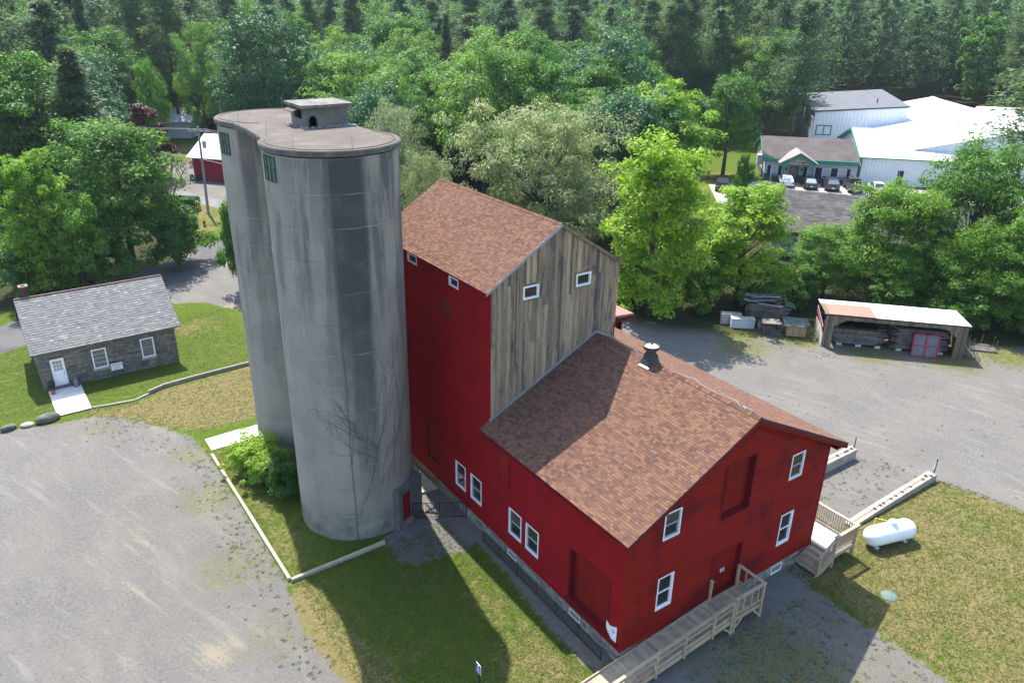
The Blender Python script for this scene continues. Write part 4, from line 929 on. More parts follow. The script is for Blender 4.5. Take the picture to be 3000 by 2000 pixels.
# ---------------------------------------------------------------- ground-level pieces round the silos
WOODL = vary('pale_timber', (.26,.225,.165), (.42,.365,.28), 3, .85, .12, .3, (1,1,1))
def beam(name, a, b, w, h, z, mat, label, cat='timber', par=None, group=None):
    o = MB().bar((a[0],a[1],z), (b[0],b[1],z), w, h).build(name, mat, par)
    if par is None: tag(o, label, cat, group)
    return o
tb = thing('timber_edging', 'pale timber edging round the lawn beside the silos', 'edging')
segs = [((-9.15,11.72),(-9.17,14.4)), ((-9.17,14.42),(-9.18,17.2)), ((-9.18,17.22),(-9.2,20.0)), ((-9.2,20.02),(-9.22,22.2)), ((-9.22,22.22),(-9.22,24.1)), ((-9.1,11.62),(-6.8,11.66)), ((-6.78,11.66),(-4.45,11.74))]
for a, b in segs: beam('timber', a, b, .15, .24, .05, WOODL, '', par=tb)
CONC = vary('pale_concrete', (.40,.38,.34), (.56,.54,.49), 1.5, .9, .05, .15)
sl = thing('concrete_walk', 'white concrete slab walk leading to the rear silo', 'path', (0,0,0))
for (x0, x1) in ((-9.1,-7.0), (-6.98,-5.0)): MB().prism([(x0,24.66,-.05),(x1,24.7,-.05),(x1,26.2,-.05),(x0,26.1,-.05)], (0,0,.10)).build('slab', CONC, sl)
sl = thing('doorstep_slab', 'concrete slab in the gap between front silo and barn wall', 'slab', (0,0,0))
for y0, y1 in ((14.3,15.7), (15.73,17.2)): MB().box(-1.62,y0,-.05,-.12,y1,.12).build('slab', vary('mossy_concrete', (.26,.26,.19), (.42,.41,.3), 2, .95), sl)
cu = thing('curb', 'low concrete curb curving along the lawn of the stone hut', 'curb')
cp = [(-3.2,34.85),(-5.5,34.75),(-7.6,34.62),(-9.57,34.42),(-10.6,33.95),(-11.55,33.47),(-12.7,33.62),(-13.96,33.86)]
for i, (a, b) in enumerate(zip(cp, cp[1:])): h = .30 if i < 4 else .13; MB().bar((a[0],a[1],h/2-.05), (b[0],b[1],h/2-.05), .15, h).build('curb_stone', vary('curb_stone%d' % (i % 2), (.19,.17,.145), (.28,.25,.215), 3, .95), cu)
# iron fences
BLK = plain('black_iron', (.012,.012,.013), .5)
def fence(name, label, a, b, h, n, z0=.08, posts=3):
    a = Vector((a[0],a[1],0)); b = Vector((b[0],b[1],0)); f = thing(name, label, 'fence', a)
    v = b-a
    for z in (z0, h): MB().bar((0,0,z), (v.x,v.y,z), .02, .03).build('rail', BLK, f)
    pk = MB().tube([(0,0,0),(0,0,h+.02-z0)], .010, 5).mesh('picket', BLK)
    for k in range(n+1):
        o = bpy.data.objects.new('picket', pk); p = v*(k/n); o.location = (p.x, p.y, z0-.02); link(o, f)
    for k in range(posts):
        p = v*(k/max(1, posts-1)); MB().tube([(p.x,p.y,-.1),(p.x,p.y,h+.08)], .022, 6).build('post', BLK, f)
    return f
fence('iron_fence', 'long low black iron fence along the barn foundation', (-.50,.5), (-.42,9.3), .62, 72, posts=7)
fence('iron_gate', 'black iron fence across the gap between silo and barn', (-2.42,12.70), (-.12,11.35), .92, 20)
fence('iron_fence', 'black iron fence deep in the gap behind the front silo', (-.45,15.9), (-.4,19.2), .8, 28)
# ---------------------------------------------------------------- ramp at the front door
WD = vary('weathered_deck', (.27,.205,.14), (.42,.33,.235), 4, .85, .2, .3, (1,1,1))
WDR = vary('treated_rail', (.31,.235,.15), (.44,.345,.235), 3, .8, .12, .3)
ramp = thing('access_ramp', 'wooden access ramp with railing climbing to the front double door', 'ramp')
rz = lambda x: .78 if x > 4.95 else .78-(4.95-x)*.085
x = 6.78
while x > -2.6:
    x0 = x-.135; j = random.Random(int(x*100)).uniform(-.01, .01)
    MB().hexa([(x0,-1.36,rz(x0)-.035),(x,-1.36,rz(x)-.035),(x,-.10+j,rz(x)-.035),(x0,-.10+j,rz(x0)-.035),(x0,-1.36,rz(x0)),(x,-1.36,rz(x)),(x,-.10+j,rz(x)),(x0,-.10+j,rz(x0))]).build('deck_board', WD, ramp); x -= .141
for y in (-1.40, -.07):
    for xa, xb in ((-2.6,1.1), (1.1,4.95), (4.95,6.80)): MB().bar((xa,y,rz(xa)-.13), (xb,y,rz(xb)-.13), .04, .22).build('rim_joist', WDR, ramp)
MB().bar((6.81,-1.4,.65), (6.81,-.05,.65), .04, .22).build('rim_joist', WDR, ramp)
for xa, xb in ((-2.6,.6), (.6,4.95)):
    MB().bar((xa,-1.345,rz(xa)+.07), (xb,-1.345,rz(xb)+.07), .04, .14).build('kerb_rail', WDR, ramp)
    MB().bar((xa,-.12,rz(xa)+.04), (xb,-.12,rz(xb)+.04), .05, .08).build('kerb_rail', WDR, ramp)
for px in (-2.2,-.72,.62,2.16,3.76,4.90,5.06,6.74):
    hgt = .98 if px < 4.99 else 1.0; MB().box(px-.045,-1.475,-.1 if px > 4 or px < -2 else rz(px)-.3,px+.045,-1.385,rz(px)+hgt-.03).build('post', WDR, ramp)
for px in (4.98, 6.70): MB().box(px-.05,-.16,-.1,px+.05,-.06,1.76).build('post', WDR, ramp)
MB().box(4.9,-.2,1.762,5.06,-.02,1.80).build('post_cap', WDR, ramp)
for z in (.60, .92):
    for xa, xb in ((-2.6,1.4), (1.4,4.95)): MB().bar((xa,-1.43,rz(xa)+z+.02), (xb,-1.43,rz(xb)+z+.02), .04 if z < .9 else .14, .09 if z < .9 else .04).build('rail', WDR, ramp)
MB().tube([(-2.6,-1.30,rz(-2.6)+.80), (1.5,-1.30,rz(1.5)+.80), (4.95,-1.30,.78+.80), (5.2,-1.30,.78+.80)], .02, 8).build('handrail', plain('steel_rail', (.3,.3,.33), .35, .5, .8), ramp, True)
MB().bar((4.95,-1.43,1.80), (6.82,-1.43,1.80), .14, .04).build('rail', WDR, ramp); MB().bar((6.74,-1.4,1.805), (6.74,-.02,1.805), .14, .04).build('rail', WDR, ramp)
MB().bar((5.0,-1.43,.98), (6.8,-1.43,.98), .04, .09).build('rail', WDR, ramp); MB().bar((6.74,-1.4,.98), (6.74,-.08,.98), .04, .09).build('rail', WDR, ramp)
for px in (5.5, 6.0, 6.4): MB().box(px-.03,-1.45,.95,px+.03,-1.41,1.78).build('baluster', WDR, ramp)
for py in (-.95, -.5): MB().box(6.72,py-.03,.95,6.76,py+.03,1.78).build('baluster', WDR, ramp)
for a, b in (((5.0,-1.42,.1),(5.55,-1.42,.55)), ((6.74,-1.42,.1),(6.3,-1.42,.55)), ((4.95,-1.42,.1),(4.5,-1.42,.45))): MB().bar(a, b, .05, .09).build('brace', WDR, ramp)
# ---------------------------------------------------------------- deck with stairs at the right corner
deck = thing('deck', 'wooden deck with stairs and railing at the right corner of the barn', 'deck')
PALEW = vary('bleached_deck', (.50,.46,.39), (.64,.60,.52), 3, .85, .08)
y = -1.22
while y < 3.6: MB().box(12.06,y,.71,13.74,y+.134,.75).build('deck_board', PALEW, deck); y += .14
for a, b in (((12.04,-1.25,.62),(13.76,-1.25,.62)), ((13.77,-1.25,.62),(13.77,3.6,.62))): MB().bar(a, b, .04, .2).build('rim_joist', WDR, deck)
for px, py in ((12.12,-1.22), (13.70,-1.22), (13.70,1.2), (13.70,3.5)): MB().box(px-.055,py-.055,-.1,px+.055,py+.055,1.70).build('post', WDR, deck)
MB().bar((12.0,-1.22,1.72), (13.82,-1.22,1.72), .15, .04).build('rail_cap', WOODL, deck); MB().bar((13.70,-1.3,1.725), (13.70,3.6,1.725), .15, .04).build('rail_cap', WOODL, deck)
MB().bar((12.1,-1.22,.88), (13.7,-1.22,.88), .04, .09).build('rail', WDR, deck); MB().bar((13.70,-1.2,.88), (13.70,3.5,.88), .04, .09).build('rail', WDR, deck)
bal = MB().box(-.018,-.018,.78,.018,.018,1.70).mesh('baluster', WDR)
def balus(px, py, dz=0, h=1):
    o = bpy.data.objects.new('baluster', bal); o.location = (px, py, dz); link(o, deck)
for k in range(13): balus(12.26+k*.11, -1.22)
for k in range(38): balus(13.70, -1.08+k*.12)
for k in range(4):
    z = .60-.15*k; x1 = 12.05-.28*k
    MB().box(x1-.30,-1.24,z-.04,x1,-.08,z).build('tread', WD, deck); MB().box(x1-.03,-1.22,z,x1-.005,-.1,z+.11).build('riser', WDR, deck)
for yy in (-1.25, -.06): MB().bar((12.05,yy,.48), (10.85,yy,-.12), .04, .26).build('stringer', WDR, deck)
MB().box(10.98,-1.31,-.1,11.08,-1.21,1.02).build('post', WDR, deck)
MB().bar((12.12,-1.26,1.70), (10.95,-1.26,1.05), .14, .04).build('rail_cap', WOODL, deck); MB().bar((12.1,-1.26,.85), (11.05,-1.26,.28), .04, .08).build('rail', WDR, deck)
for k in range(8): balus(11.98-k*.115, -1.26, -.09-.0635*k)
# ---------------------------------------------------------------- propane tank
tk = thing('propane_tank', 'white propane tank lying on concrete blocks in the dry lawn', 'tank', (16.05,-1.66,0), math.atan2(-.77,2.7))
TWH = vary('tank_white', (.74,.74,.73), (.84,.84,.82), 2, .35)
prof = [(.02,-1.42),(.18,-1.40),(.33,-1.32),(.43,-1.19),(.49,-1.02),(.50,-.9),(.50,.9),(.49,1.02),(.43,1.19),(.33,1.32),(.18,1.40),(.02,1.42)]
b = MB(); lv = MB().lathe(prof, 36); b.v = [(z, x, y+.60) for x, y, z in lv.v]; b.f = lv.f; b.build('tank_shell', TWH, tk, True)
MB().lathe([(.19,1.02),(.20,1.23),(.18,1.27),(.06,1.30),(.01,1.30)], 20, (.05,0,0)).build('valve_hood', TWH, tk, True)
for x in (-.85, .85): MB().box(x-.1,-.30,-.05,x+.1,.30,.08).build('block', CONC, tk); MB().box(x-.05,-.22,.08,x+.05,.22,.2).build('saddle', TWH, tk)
MB().tube([(-.05,.1,1.18),(-.3,.3,1.2),(-.5,.56,1.15),(-.52,.58,.0)], .02, 6).build('gas_pipe', plain('yellow_pipe', (.6,.45,.05), .5), tk)
for x in (-1.0, .9): MB().tube([(x,0,1.08),(x,0,1.14)], .025, 6).build('lug', TWH, tk)
mh = MB().lathe([(.35,-.1),(.35,.02),(.31,.045),(.02,.06)], 28, (12.62,-3.84,0)).build('septic_lid', vary('green_lid', (.075,.12,.105), (.115,.17,.15), 4, .7), None, True); tag(mh, 'round pale green lid set in the lawn below the tank', 'lid')
# low walls with globes
def lowwall(label, xs, y0, y1, hs):
    w = thing('retaining_wall', label, 'wall', (xs[0], y0, 0))
    for (a, b), (h0, h1) in zip(zip(xs, xs[1:]), zip(hs, hs[1:])):
        a -= xs[0]; b -= xs[0]; d = y1-y0; MB().hexa([(a+.01,0,-.2),(b-.01,0,-.2),(b-.01,d,-.2),(a+.01,d,-.2),(a+.01,0,h0),(b-.01,0,h1),(b-.01,d,h1),(a+.01,d,h0)]).build('wall_block', WALLC, w)
        MB().bar((a,d*.5,h0+.012), (b,d*.5,h1+.012), .03, .03).build('rope', plain('rope_grey', (.25,.24,.22), .9), w)
WALLC = vary('wall_concrete', (.22,.195,.155), (.34,.305,.25), 2, .95, .08, .3)
lowwall('low concrete wall with red globes bordering the tank lawn', [15.5,17.4,19.3,21.2,23.3], -.12, .38, [.12,.24,.32,.38,.42])
lowwall('short higher concrete wall beside the right rear of the barn', [13.6,16.2,18.9,21.6], 3.7, 4.2, [.6,.62,.62,.62])
GR = vary('globe_red', (.42,.03,.035), (.55,.06,.06), 8, .4); GWH = plain('globe_white', (.7,.66,.62), .4)
def globe(x, y, z, label, group):
    o = thing('globe_light', label, 'globe light', (x,y,z), 0, group)
    MB().lathe([(.01,0),(.06,.02),(.085,.07),(.086,.09)], 10).build('globe', GR, o, True); MB().lathe([(.086,.09),(.08,.13),(.05,.165),(.01,.175)], 10).build('cap', GWH, o, True)
for x in (17.7,18.2,18.5,19.15,19.6,20.2,21.0,22.2): globe(x, .12, .20+.028*(x-16), 'small red and white globe on the low wall by the tank lawn', 'globes on the low wall')
for x, y in ((22.6,.2), (22.85,.0)): globe(x, y, .42, 'one of two red globes clustered at the post end of the low wall', 'globes at the wall end')
for x in (20.0,20.75,20.95,21.35): globe(x, 3.95, .62, 'small red globe on the higher wall behind the barn', 'globes on the higher wall')
for x, y in ((14.5,.55), (14.7,.7)): globe(x, y, .0, 'red globe seen through the deck railing', 'globes behind the deck')
for x, y, lb in ((23.5,.15,'thin black post at the end of the low wall'), (21.75,4.0,'thin black post at the end of the higher wall')):
    o = thing('post', lb, 'post', (x,y,0)); MB().tube([(0,0,-.1),(.02,0,1.15)], .028, 7).build('shaft', BLK, o); MB().lathe([(.03,1.13),(.045,1.16),(.03,1.2)], 8).build('knob', BLK, o)
    if y < 1:
        m = MB(); [m.tube([(-.02,.0,1.0-.1*k),(-.35,.02,.75-.09*k),(-.7,-.1,.45)], .008, 4) for k in range(4)]; m.build('netting', plain('net_blue', (.35,.4,.5), .8), o)
# accessible parking sign
BLUE = plain('sign_blue', (.015,.04,.32), .4); SW = plain('sign_white', (.78,.78,.8), .4)
sg = thing('parking_sign', 'blue accessible parking sign on a black post in the shaded lawn', 'sign', (-5.5,1.6,0))
MB().box(-.02,-.02,-.1,.02,.02,1.75).build('post', BLK, sg); pn = MB().box(-.035,-.155,1.32,-.022,.155,1.78).build('panel', SW, sg)
MB().box(-.040,-.135,1.34,-.036,.135,1.76).build('blue_field', BLUE, pn)
sy = MB(); c = lambda y, z: (-.0425, y, z)
sy.tube([c(-.005,1.72),c(-.004,1.69)], .022, 8); sy.bar(c(.0,1.68), c(.0,1.59), .008, .026, (1,0,0)); sy.bar(c(.0,1.60), c(-.06,1.595), .008, .022, (1,0,0)); sy.bar(c(-.055,1.6), c(-.085,1.53), .008, .022, (1,0,0)); sy.bar(c(0,1.65), c(-.05,1.645), .008, .018, (1,0,0))
sy.tube([c(.02+.062*math.cos(a), 1.565+.062*math.sin(a)) for a in np.linspace(rad(60), rad(320), 14)], .009, 5); sy.build('wheelchair_symbol', SW, pn)
for k in range(3): MB().box(-.0425,-.10+.01*k,1.45-.035*k,-.0405,.10-.01*k,1.468-.035*k).build('lettering', SW, pn)
# ---------------------------------------------------------------- stone hut
HX, HY, HYAW, HL, HD = -16.138, 37.951, .0234, 8.426, 6.851
hut = thing('stone_hut', 'single-storey grey fieldstone hut with a slate roof and white door', 'hut', (HX,HY,0), HYAW)
bpy.context.view_layer.update()
fF = lambda a, z, o: (a, -o, z); fG = lambda a, z, o: (-o, a, z); fE = lambda a, z, o: (HL+o, a, z)
HZE, HZR, HOF, HOE = 2.753, 5.40, .299, .359; HS = (HZR-HZE)/(HD/2+HOF); zh = lambda y: HZR-HS*abs(y-HD/2)
OP = [(.58,1.42,.0,2.20), (3.0,3.98,.75,2.24), (6.05,7.0,.78,2.28)]
t = NT('fieldstone'); c = t.ramp(t.rnd(), [(0,(.11,.11,.105)), (.25,(.19,.183,.168)), (.45,(.24,.215,.175)), (.6,(.15,.148,.14)), (.8,(.28,.25,.205)), (.93,(.21,.145,.085)), (1,(.34,.32,.285))]); c = t.mix(t.ramp(t.noise(5, 5, .7), [(.4, 0), (.7, .7)]), c, (.075,.076,.075)); t.bump(t.noise(14, 5, .7), .7, .03); FS = t.done(c, .95, .15)
core = MB(); core.box(.02,.02,-.1,HL-.02,HD-.02,zh(0)-.06); core.prism([(.02,.02,zh(0)-.07),(.02,HD-.02,zh(0)-.07),(.02,HD/2,HZR-.14)], (HL-.04,0,0)); core.build('wall_core', vary('hut_mortar', (.13,.125,.115), (.22,.21,.195), 6, .95, 0, .4), hut)
stn = rubble(fF, 0, HL, -.05, zh(0)-.08, 51, .09, .26, .16, .62, OP)
stg = rubble(fG, 0, HD, -.05, HZR-.2, 52, .12, .28, .2, .6, (), lambda z: (0, HD) if z < zh(0)-.1 else (HD/2-(HZR-.12-z)/HS, HD/2+(HZR-.12-z)/HS))
pieces(hut, 'stone', stn+stg, FS, 300, 'small_stones', hut.matrix_world)
SLT = None
t = NT('slate'); c = t.ramp(t.rnd(), [(0,(.125,.122,.12)), (.2,(.165,.16,.156)), (.5,(.185,.18,.174)), (.75,(.15,.147,.145)), (.92,(.215,.21,.202)), (1,(.27,.262,.25))]); c = t.mix(t.ramp(t.noise(3, 5, .7), [(.45, 0), (.75, .5)]), c, (.125,.12,.117)); t.bump(t.noise(20, 4), .25, .01); SLT = t.done(c, .75, .3)
hc, hs_ = 1/math.hypot(1, HS), HS/math.hypot(1, HS); LS = (HD/2+HOF)/hc
SLU = plain('slate_gap', (.06,.055,.055), .95)
roof(hut, (-HOE,-HOF,HZE), (1,0,0), HL+2*HOE, (0,hc,hs_), LS, (0,-hs_,hc), 'roof', seed=61, expo=.195, mat=SLT, under=SLU, tabs=(.22,.25,.27,.30), th=.02, piece='slate')
roof(hut, (HL+HOE,HD+HOF,HZE), (-1,0,0), HL+2*HOE, (0,-hc,hs_), LS, (0,hs_,hc), 'roof', seed=62, expo=.3, mat=SLT, under=SLU, tabs=(.5,.6), th=.02, most=0, piece='slate')
MB().bar((-HOE,HD/2,HZR+.01), (HL+HOE,HD/2,HZR+.01), .12, .06).build('ridge_cap', vary('rusty_ridge', (.10,.05,.04), (.2,.13,.11), 4, .8), hut)
for s in (-HOE-.03, HL+HOE): MB().hexa([(s,-HOF,HZE-.16),(s+.03,-HOF,HZE-.16),(s+.03,HD/2,HZR-.16),(s,HD/2,HZR-.16),(s,-HOF,HZE-.0),(s+.03,-HOF,HZE-.0),(s+.03,HD/2,HZR-.0),(s,HD/2,HZR-.0)]).build('barge_board', plain('barge_brown', (.06,.035,.028), .9), hut)
MB().hexa([(-HOE-.03,HD/2,HZR-.16),(-HOE,HD/2,HZR-.16),(-HOE,HD+HOF,HZE-.16),(-HOE-.03,HD+HOF,HZE-.16),(-HOE-.03,HD/2,HZR),(-HOE,HD/2,HZR),(-HOE,HD+HOF,HZE),(-HOE-.03,HD+HOF,HZE)]).build('barge_board', plain('barge_dark', (.04,.025,.02), .9), hut)
MB().box(-.2,-HOF+.02,HZE-.12,HL+.2,-.01,HZE-.09).build('soffit', plain('soffit_grey', (.2,.19,.18), .9), hut)
# chimney of single bricks
ch = MB().box(.12,HD/2+.35,3.6,.56,HD/2+.79,6.0).build('chimney', plain('chimney_mortar', (.11,.09,.08), .95), hut)
BR = vary('brick', (.07,.03,.024), (.13,.06,.047), 5, .95, .3); bl = []; r = random.Random(6); z = 4.6; k = 0
while z < 6.0:
    for fa in (lambda a, zz, o: (.12+a, HD/2+.35-o, zz), lambda a, zz, o: (.12-o, HD/2+.35+a, zz)):
        a = -.0 if k % 2 else -.1
        while a < .44: bl.append(hexw(fa, max(a,0)+.004, min(a+.2,.44)-.004, z+.004, z+.066, -.01, .012)); a += .2
    z += .07; k += 1
pieces(ch, 'brick', bl, BR, 300); MB().box(.06,HD/2+.29,6.0,.62,HD/2+.85,6.08).build('chimney_cap', vary('cap_stone', (.16,.12,.10), (.25,.2,.18), 4, .95), ch); MB().box(.22,HD/2+.45,6.08,.46,HD/2+.69,6.085).build('flue', DARK, ch)
# door, windows
RUST = plain('cedar_trim', (.20,.075,.03), .8)
dr = MB(); [dr.hexa(hexw(fF, *q, -.03, .03)) for q in ((.60,.64,.18,2.10), (1.36,1.40,.18,2.10))]; do = dr.build('door', WHITE, hut)
lf = MB().hexa(hexw(fF, .64, 1.36, .20, 2.10, -.03, .02)).build('door_leaf', WHITE, do)
pn = glassmat('door_pane', (.10,.10,.095))
for i in range(3):
    for j in range(3): MB().hexa(hexw(fF, .74+i*.18, .74+i*.18+.155, 1.25+j*.24, 1.25+j*.24+.21, .02, .026)).build('pane', pn, lf)
for z in (.98, 1.12): MB().lathe([(.03,0),(.035,.03),(.02,.05)], 8, (0,0,0)).build('knob', BLK, lf).matrix_local = Matrix.Translation((1.29,-.02,z)) @ Matrix.Rotation(rad(90), 4, 'X')
MB().hexa(hexw(fF, .56, 1.44, 2.105, 2.2, -.03, .05)).build('lintel', RUST, hut)
MB().hexa(hexw(fF, .50, 1.50, -.05, .19, -.02, .30)).build('doorstep', vary('step_stone', (.09,.09,.09), (.16,.155,.15), 3, .95), hut)
w1 = window(hut, fF, (3.03,3.95,.79,2.20), sash=False, bars=3, fw=.09, casing=None, proud=.05, glass=glassmat('hut_glass', (.010,.018,.012))); w2 = window(hut, fF, (6.08,6.96,.82,2.25), sash=False, bars=1, fw=.09, proud=.05, glass=GLASS)
for a0, a1, z0, z1 in ((3.03,3.95,.79,2.20), (6.08,6.96,.82,2.25)):
    m = MB(); [m.hexa(hexw(fF, *q, -.02, .035)) for q in ((a0-.03,a0-.001,z0,z1+.03), (a1+.001,a1+.03,z0,z1+.03), (a0,a1,z1+.001,z1+.035))]; m.build('cedar_casing', RUST, hut)
    MB().hexa(hexw(fF, a0-.1, a1+.1, z0-.16, z0-.002, -.02, .07)).build('window_sill', vary('sill_stone', (.24,.23,.21), (.34,.32,.29), 4, .95), hut)
m = MB(); m.box(HL+.02,1.5,1.1,HL+.22,1.9,1.5); m.tube([(HL+.1,1.7,.2),(HL+.1,1.7,2.2)], .03, 6); m.build('meter_box', plain('meter_grey', (.5,.5,.5), .5), hut)
# boardwalk, sign, cans, rocks
bw = thing('boardwalk', 'sun-bleached boardwalk leading to the hut door', 'walkway', (HX,HY,0), HYAW); y = -.32; r = random.Random(2)
PW = vary('bleached_board', (.55,.52,.46), (.70,.67,.61), 2, .85, .05)
while y > -4.15: MB().box(.12+r.uniform(-.01,.01),y-.136,.05,2.02+r.uniform(-.01,.01),y,.09).build('board', PW, bw); y -= .14
for a in (.2, 1.9): MB().box(a,-4.15,-.05,a+.08,-.32,.05).build('stringer', WDR, bw)
def text(body, size, mat, parent, mw, name='lettering', ext=.002, shear=0, space=1):
    cu = bpy.data.curves.new(name, 'FONT'); cu.body = body; cu.size = size; cu.align_x = 'CENTER'; cu.align_y = 'CENTER'; cu.extrude = ext; cu.shear = shear; cu.space_character = space
    cu.materials.append(mat); o = bpy.data.objects.new(name, cu); link(o, parent); o.matrix_local = mw
    dg = bpy.context.evaluated_depsgraph_get(); me = bpy.data.meshes.new_from_object(o.evaluated_get(dg)); me.materials.clear(); me.materials.append(mat); bpy.data.objects.remove(o); o = bpy.data.objects.new(name, me); link(o, parent); o.matrix_local = mw; return o
FX = Matrix.Rotation(rad(90), 4, 'X')
sn = thing('sale_sign', 'white ANTIQUE SALE sign leaning on legs in front of the stone hut', 'sign', (HX+4.37,HY-.20,0), HYAW)
SR_ = plain('sign_red', (.30,.015,.03), .6); SK = plain('sign_ink', (.03,.02,.06), .6)
MB().box(-.36,-.015,.52,.36,.015,1.02).build('board', SW, sn); [MB().box(x-.02,.0,-.05,x+.02,.03,.6).build('leg', BLK, sn) for x in (-.3, .3)]
tx = Matrix.Translation((0,-.018,.90)) @ FX; text('ANTIQUE', .145, SK, sn, tx, space=1.05); text('SALE', .145, SR_, sn, Matrix.Translation((0,-.018,.74)) @ FX, space=1.1)
m = MB(); m.bar((-.14,-.02,.60), (.15,-.02,.60), .03, .012); m.add([(-.22,-.02,.60),(-.13,-.02,.64),(-.13,-.02,.56)], [(0,1,2)]); m.build('arrow', SR_, sn)
mc = thing('milk_can', 'grey metal milk can standing right of the hut door', 'milk can', (HX+1.78,HY-.45,.09)); MB().lathe([(.17,0),(.18,.03),(.18,.36),(.15,.44),(.09,.50),(.09,.56),(.13,.60),(.13,.62),(.04,.66)], 18).build('body', vary('galvanised', (.13,.14,.145), (.24,.25,.25), 5, .5, 0, 0, (1,1,1), .5, .4), mc, True); [MB().tube([(s*.11,0,.48),(s*.2,0,.45),(s*.19,0,.36)], .012, 5).build('handle', BLK, mc) for s in (-1, 1)]
rc_ = thing('red_can', 'small red can at the left corner of the boardwalk', 'can', (HX+.36,HY-.88,.09)); MB().lathe([(.12,0),(.125,.02),(.125,.22),(.10,.26),(.03,.28)], 16).build('body', vary('faded_red', (.32,.06,.05), (.42,.10,.09), 6, .6), rc_, True); MB().tube([(-.1,0,.24),(0,0,.36),(.1,0,.24)], .01, 5).build('handle', BLK, rc_)
bs = thing('iron_stove', 'dark old iron pot on a stand left of the hut door', 'pot', (HX+.38,HY-.42,.09)); MB().lathe([(.12,.28),(.2,.34),(.23,.48),(.2,.62),(.17,.64)], 16).build('pot', vary('dark_iron', (.03,.018,.016), (.07,.04,.035), 6, .7), bs, True); [MB().tube([(.14*math.cos(a),.14*math.sin(a),0),(.1*math.cos(a),.1*math.sin(a),.34)], .015, 5).build('leg', BLK, bs) for a in (0, 2.1, 4.2)]
def boulder(x, y, s, label, mat, seed, rot=0):
    import bmesh
    bm = bmesh.new(); bmesh.ops.create_icosphere(bm, subdivisions=3, radius=1); r = np.random.default_rng(seed); ph = r.uniform(0, 6, (6, 3)); fr = r.uniform(.8, 2.6, (6, 3))
    for v in bm.verts:
        k = 1+.10*sum(math.sin(v.co.x*fr[i,0]+v.co.y*fr[i,1]+v.co.z*fr[i,2]*1.3+ph[i,0]) for i in range(6))/2; v.co = Vector((v.co.x*s[0]*k, v.co.y*s[1]*k, max(v.co.z*s[2]*k, -.2)))
    me = bpy.data.meshes.new('boulder'); bm.to_mesh(me); bm.free(); me.materials.append(mat); me.polygons.foreach_set('use_smooth', [True]*len(me.polygons)); o = bpy.data.objects.new('boulder', me); o.location = (x, y, s[2]*.55); o.rotation_euler = (0,0,rot); link(o); tag(o, label, 'boulder')
BK = vary('boulder_stone', (.07,.065,.06), (.17,.155,.14), 3, .95, 0, .7); BKL = vary('pale_stone', (.3,.27,.23), (.45,.42,.37), 4, .95, 0, .5)
boulder(-16.45,33.55,(.68,.38,.33),'largest grey boulder at the foot of the boardwalk',BK,1,.1); boulder(-18.5,33.6,(.42,.26,.24),'dark boulder at the left picture edge',BK,2,.3); boulder(-17.55,33.5,(.38,.25,.16),'small pale rock between the two dark boulders',BKL,3)
# ---------------------------------------------------------------- open lumber shed
SX, SY, SYAW, SLN, SDP = 33.859, 14.703, rad(-46.68), 9.95, 3.55
shed = thing('lumber_shed', 'open-fronted plank shed with a white metal roof full of lumber', 'shed', (SX,SY,0), SYAW)
def shedwood():
    t = NT('shed_plank'); c = t.ramp(t.rnd(), [(0,(.11,.085,.06)), (.3,(.20,.15,.095)), (.6,(.15,.12,.09)), (.8,(.27,.195,.115)), (1,(.13,.115,.1))]); c = t.mix(t.ramp(t.noise(1.5, 6, .7, t.pos((10,10,1))), [(.45, 0), (.7, .8)]), c, (.05,.043,.037)); return t.done(c, .9, .15)
SPK = shedwood()
def planks(parent, mk, a0, a1, zl, zh_, name='plank', w=.19, mat=SPK, seed=1):
    r = random.Random(seed); a = a0
    while a < a1-.01:
        b = min(a+w*r.uniform(.75, 1.3), a1)
        MB().hexa(mk(a+.003, b-.003, zl((a+b)/2)+r.uniform(-.015,.015), zh_((a+b)/2), r.uniform(.018,.035))).build(name, mat, parent); a = b
mkf = lambda a, b, z0, z1, o: [(a,0,z0),(b,0,z0),(b,-o,z0),(a,-o,z0),(a,0,z1),(b,0,z1),(b,-o,z1),(a,-o,z1)]
def brace(a):
    if a < .72: return 0.
    if a < 1.5: return 1.72+(a-.72)*.72
    if a > 9.2: return 0.
    if a > 8.5: return 1.72+(9.2-a)*.78
    return 2.28
planks(shed, mkf, 0, SLN, brace, lambda a: 2.58, seed=3)
mkr = lambda a, b, z0, z1, o: [(SLN,a,z0),(SLN,b,z0),(SLN+o,b,z0),(SLN+o,a,z0),(SLN,a,z1),(SLN,b,z1),(SLN+o,b,z1),(SLN+o,a,z1)]
planks(shed, mkr, 0, 3.4, lambda a: 0, lambda a: 2.42, seed=4)
mkl = lambda a, b, z0, z1, o: [(0,z0,a),(0,z1,a),(-o,z1,a),(-o,z0,a),(0,z0,b),(0,z1,b),(-o,z1,b),(-o,z0,b)]
z = 0.0
while z < 1.15: MB().hexa(mkl(z, z+.22, .02, 3.4, .03)).build('side_board', vary('grey_white_board%d' % int(z*10), (.36,.35,.33), (.5,.48,.45), 4, .9), shed); z += .23
for x in (.05, 3.3, 6.6, SLN-.12):
    for y in ((.03, 3.35) if x in (.05, SLN-.12) else (3.35,)): MB().box(x,y,0,x+.12,y+.12,2.4).build('post', SPK, shed)
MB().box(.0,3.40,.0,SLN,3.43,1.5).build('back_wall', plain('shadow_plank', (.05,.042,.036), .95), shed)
MB().box(-.03,-.06,2.56,SLN+.03,-.005,2.66).build('header_trim', plain('dark_trim', (.055,.05,.05), .9), shed)
RW = vary('white_metal_roof', (.74,.75,.76), (.82,.82,.83), 1.5, .35, .0, 0, (1,1,1), .5); RB = vary('brown_metal_roof', (.30,.15,.115), (.36,.19,.15), 2, .5)
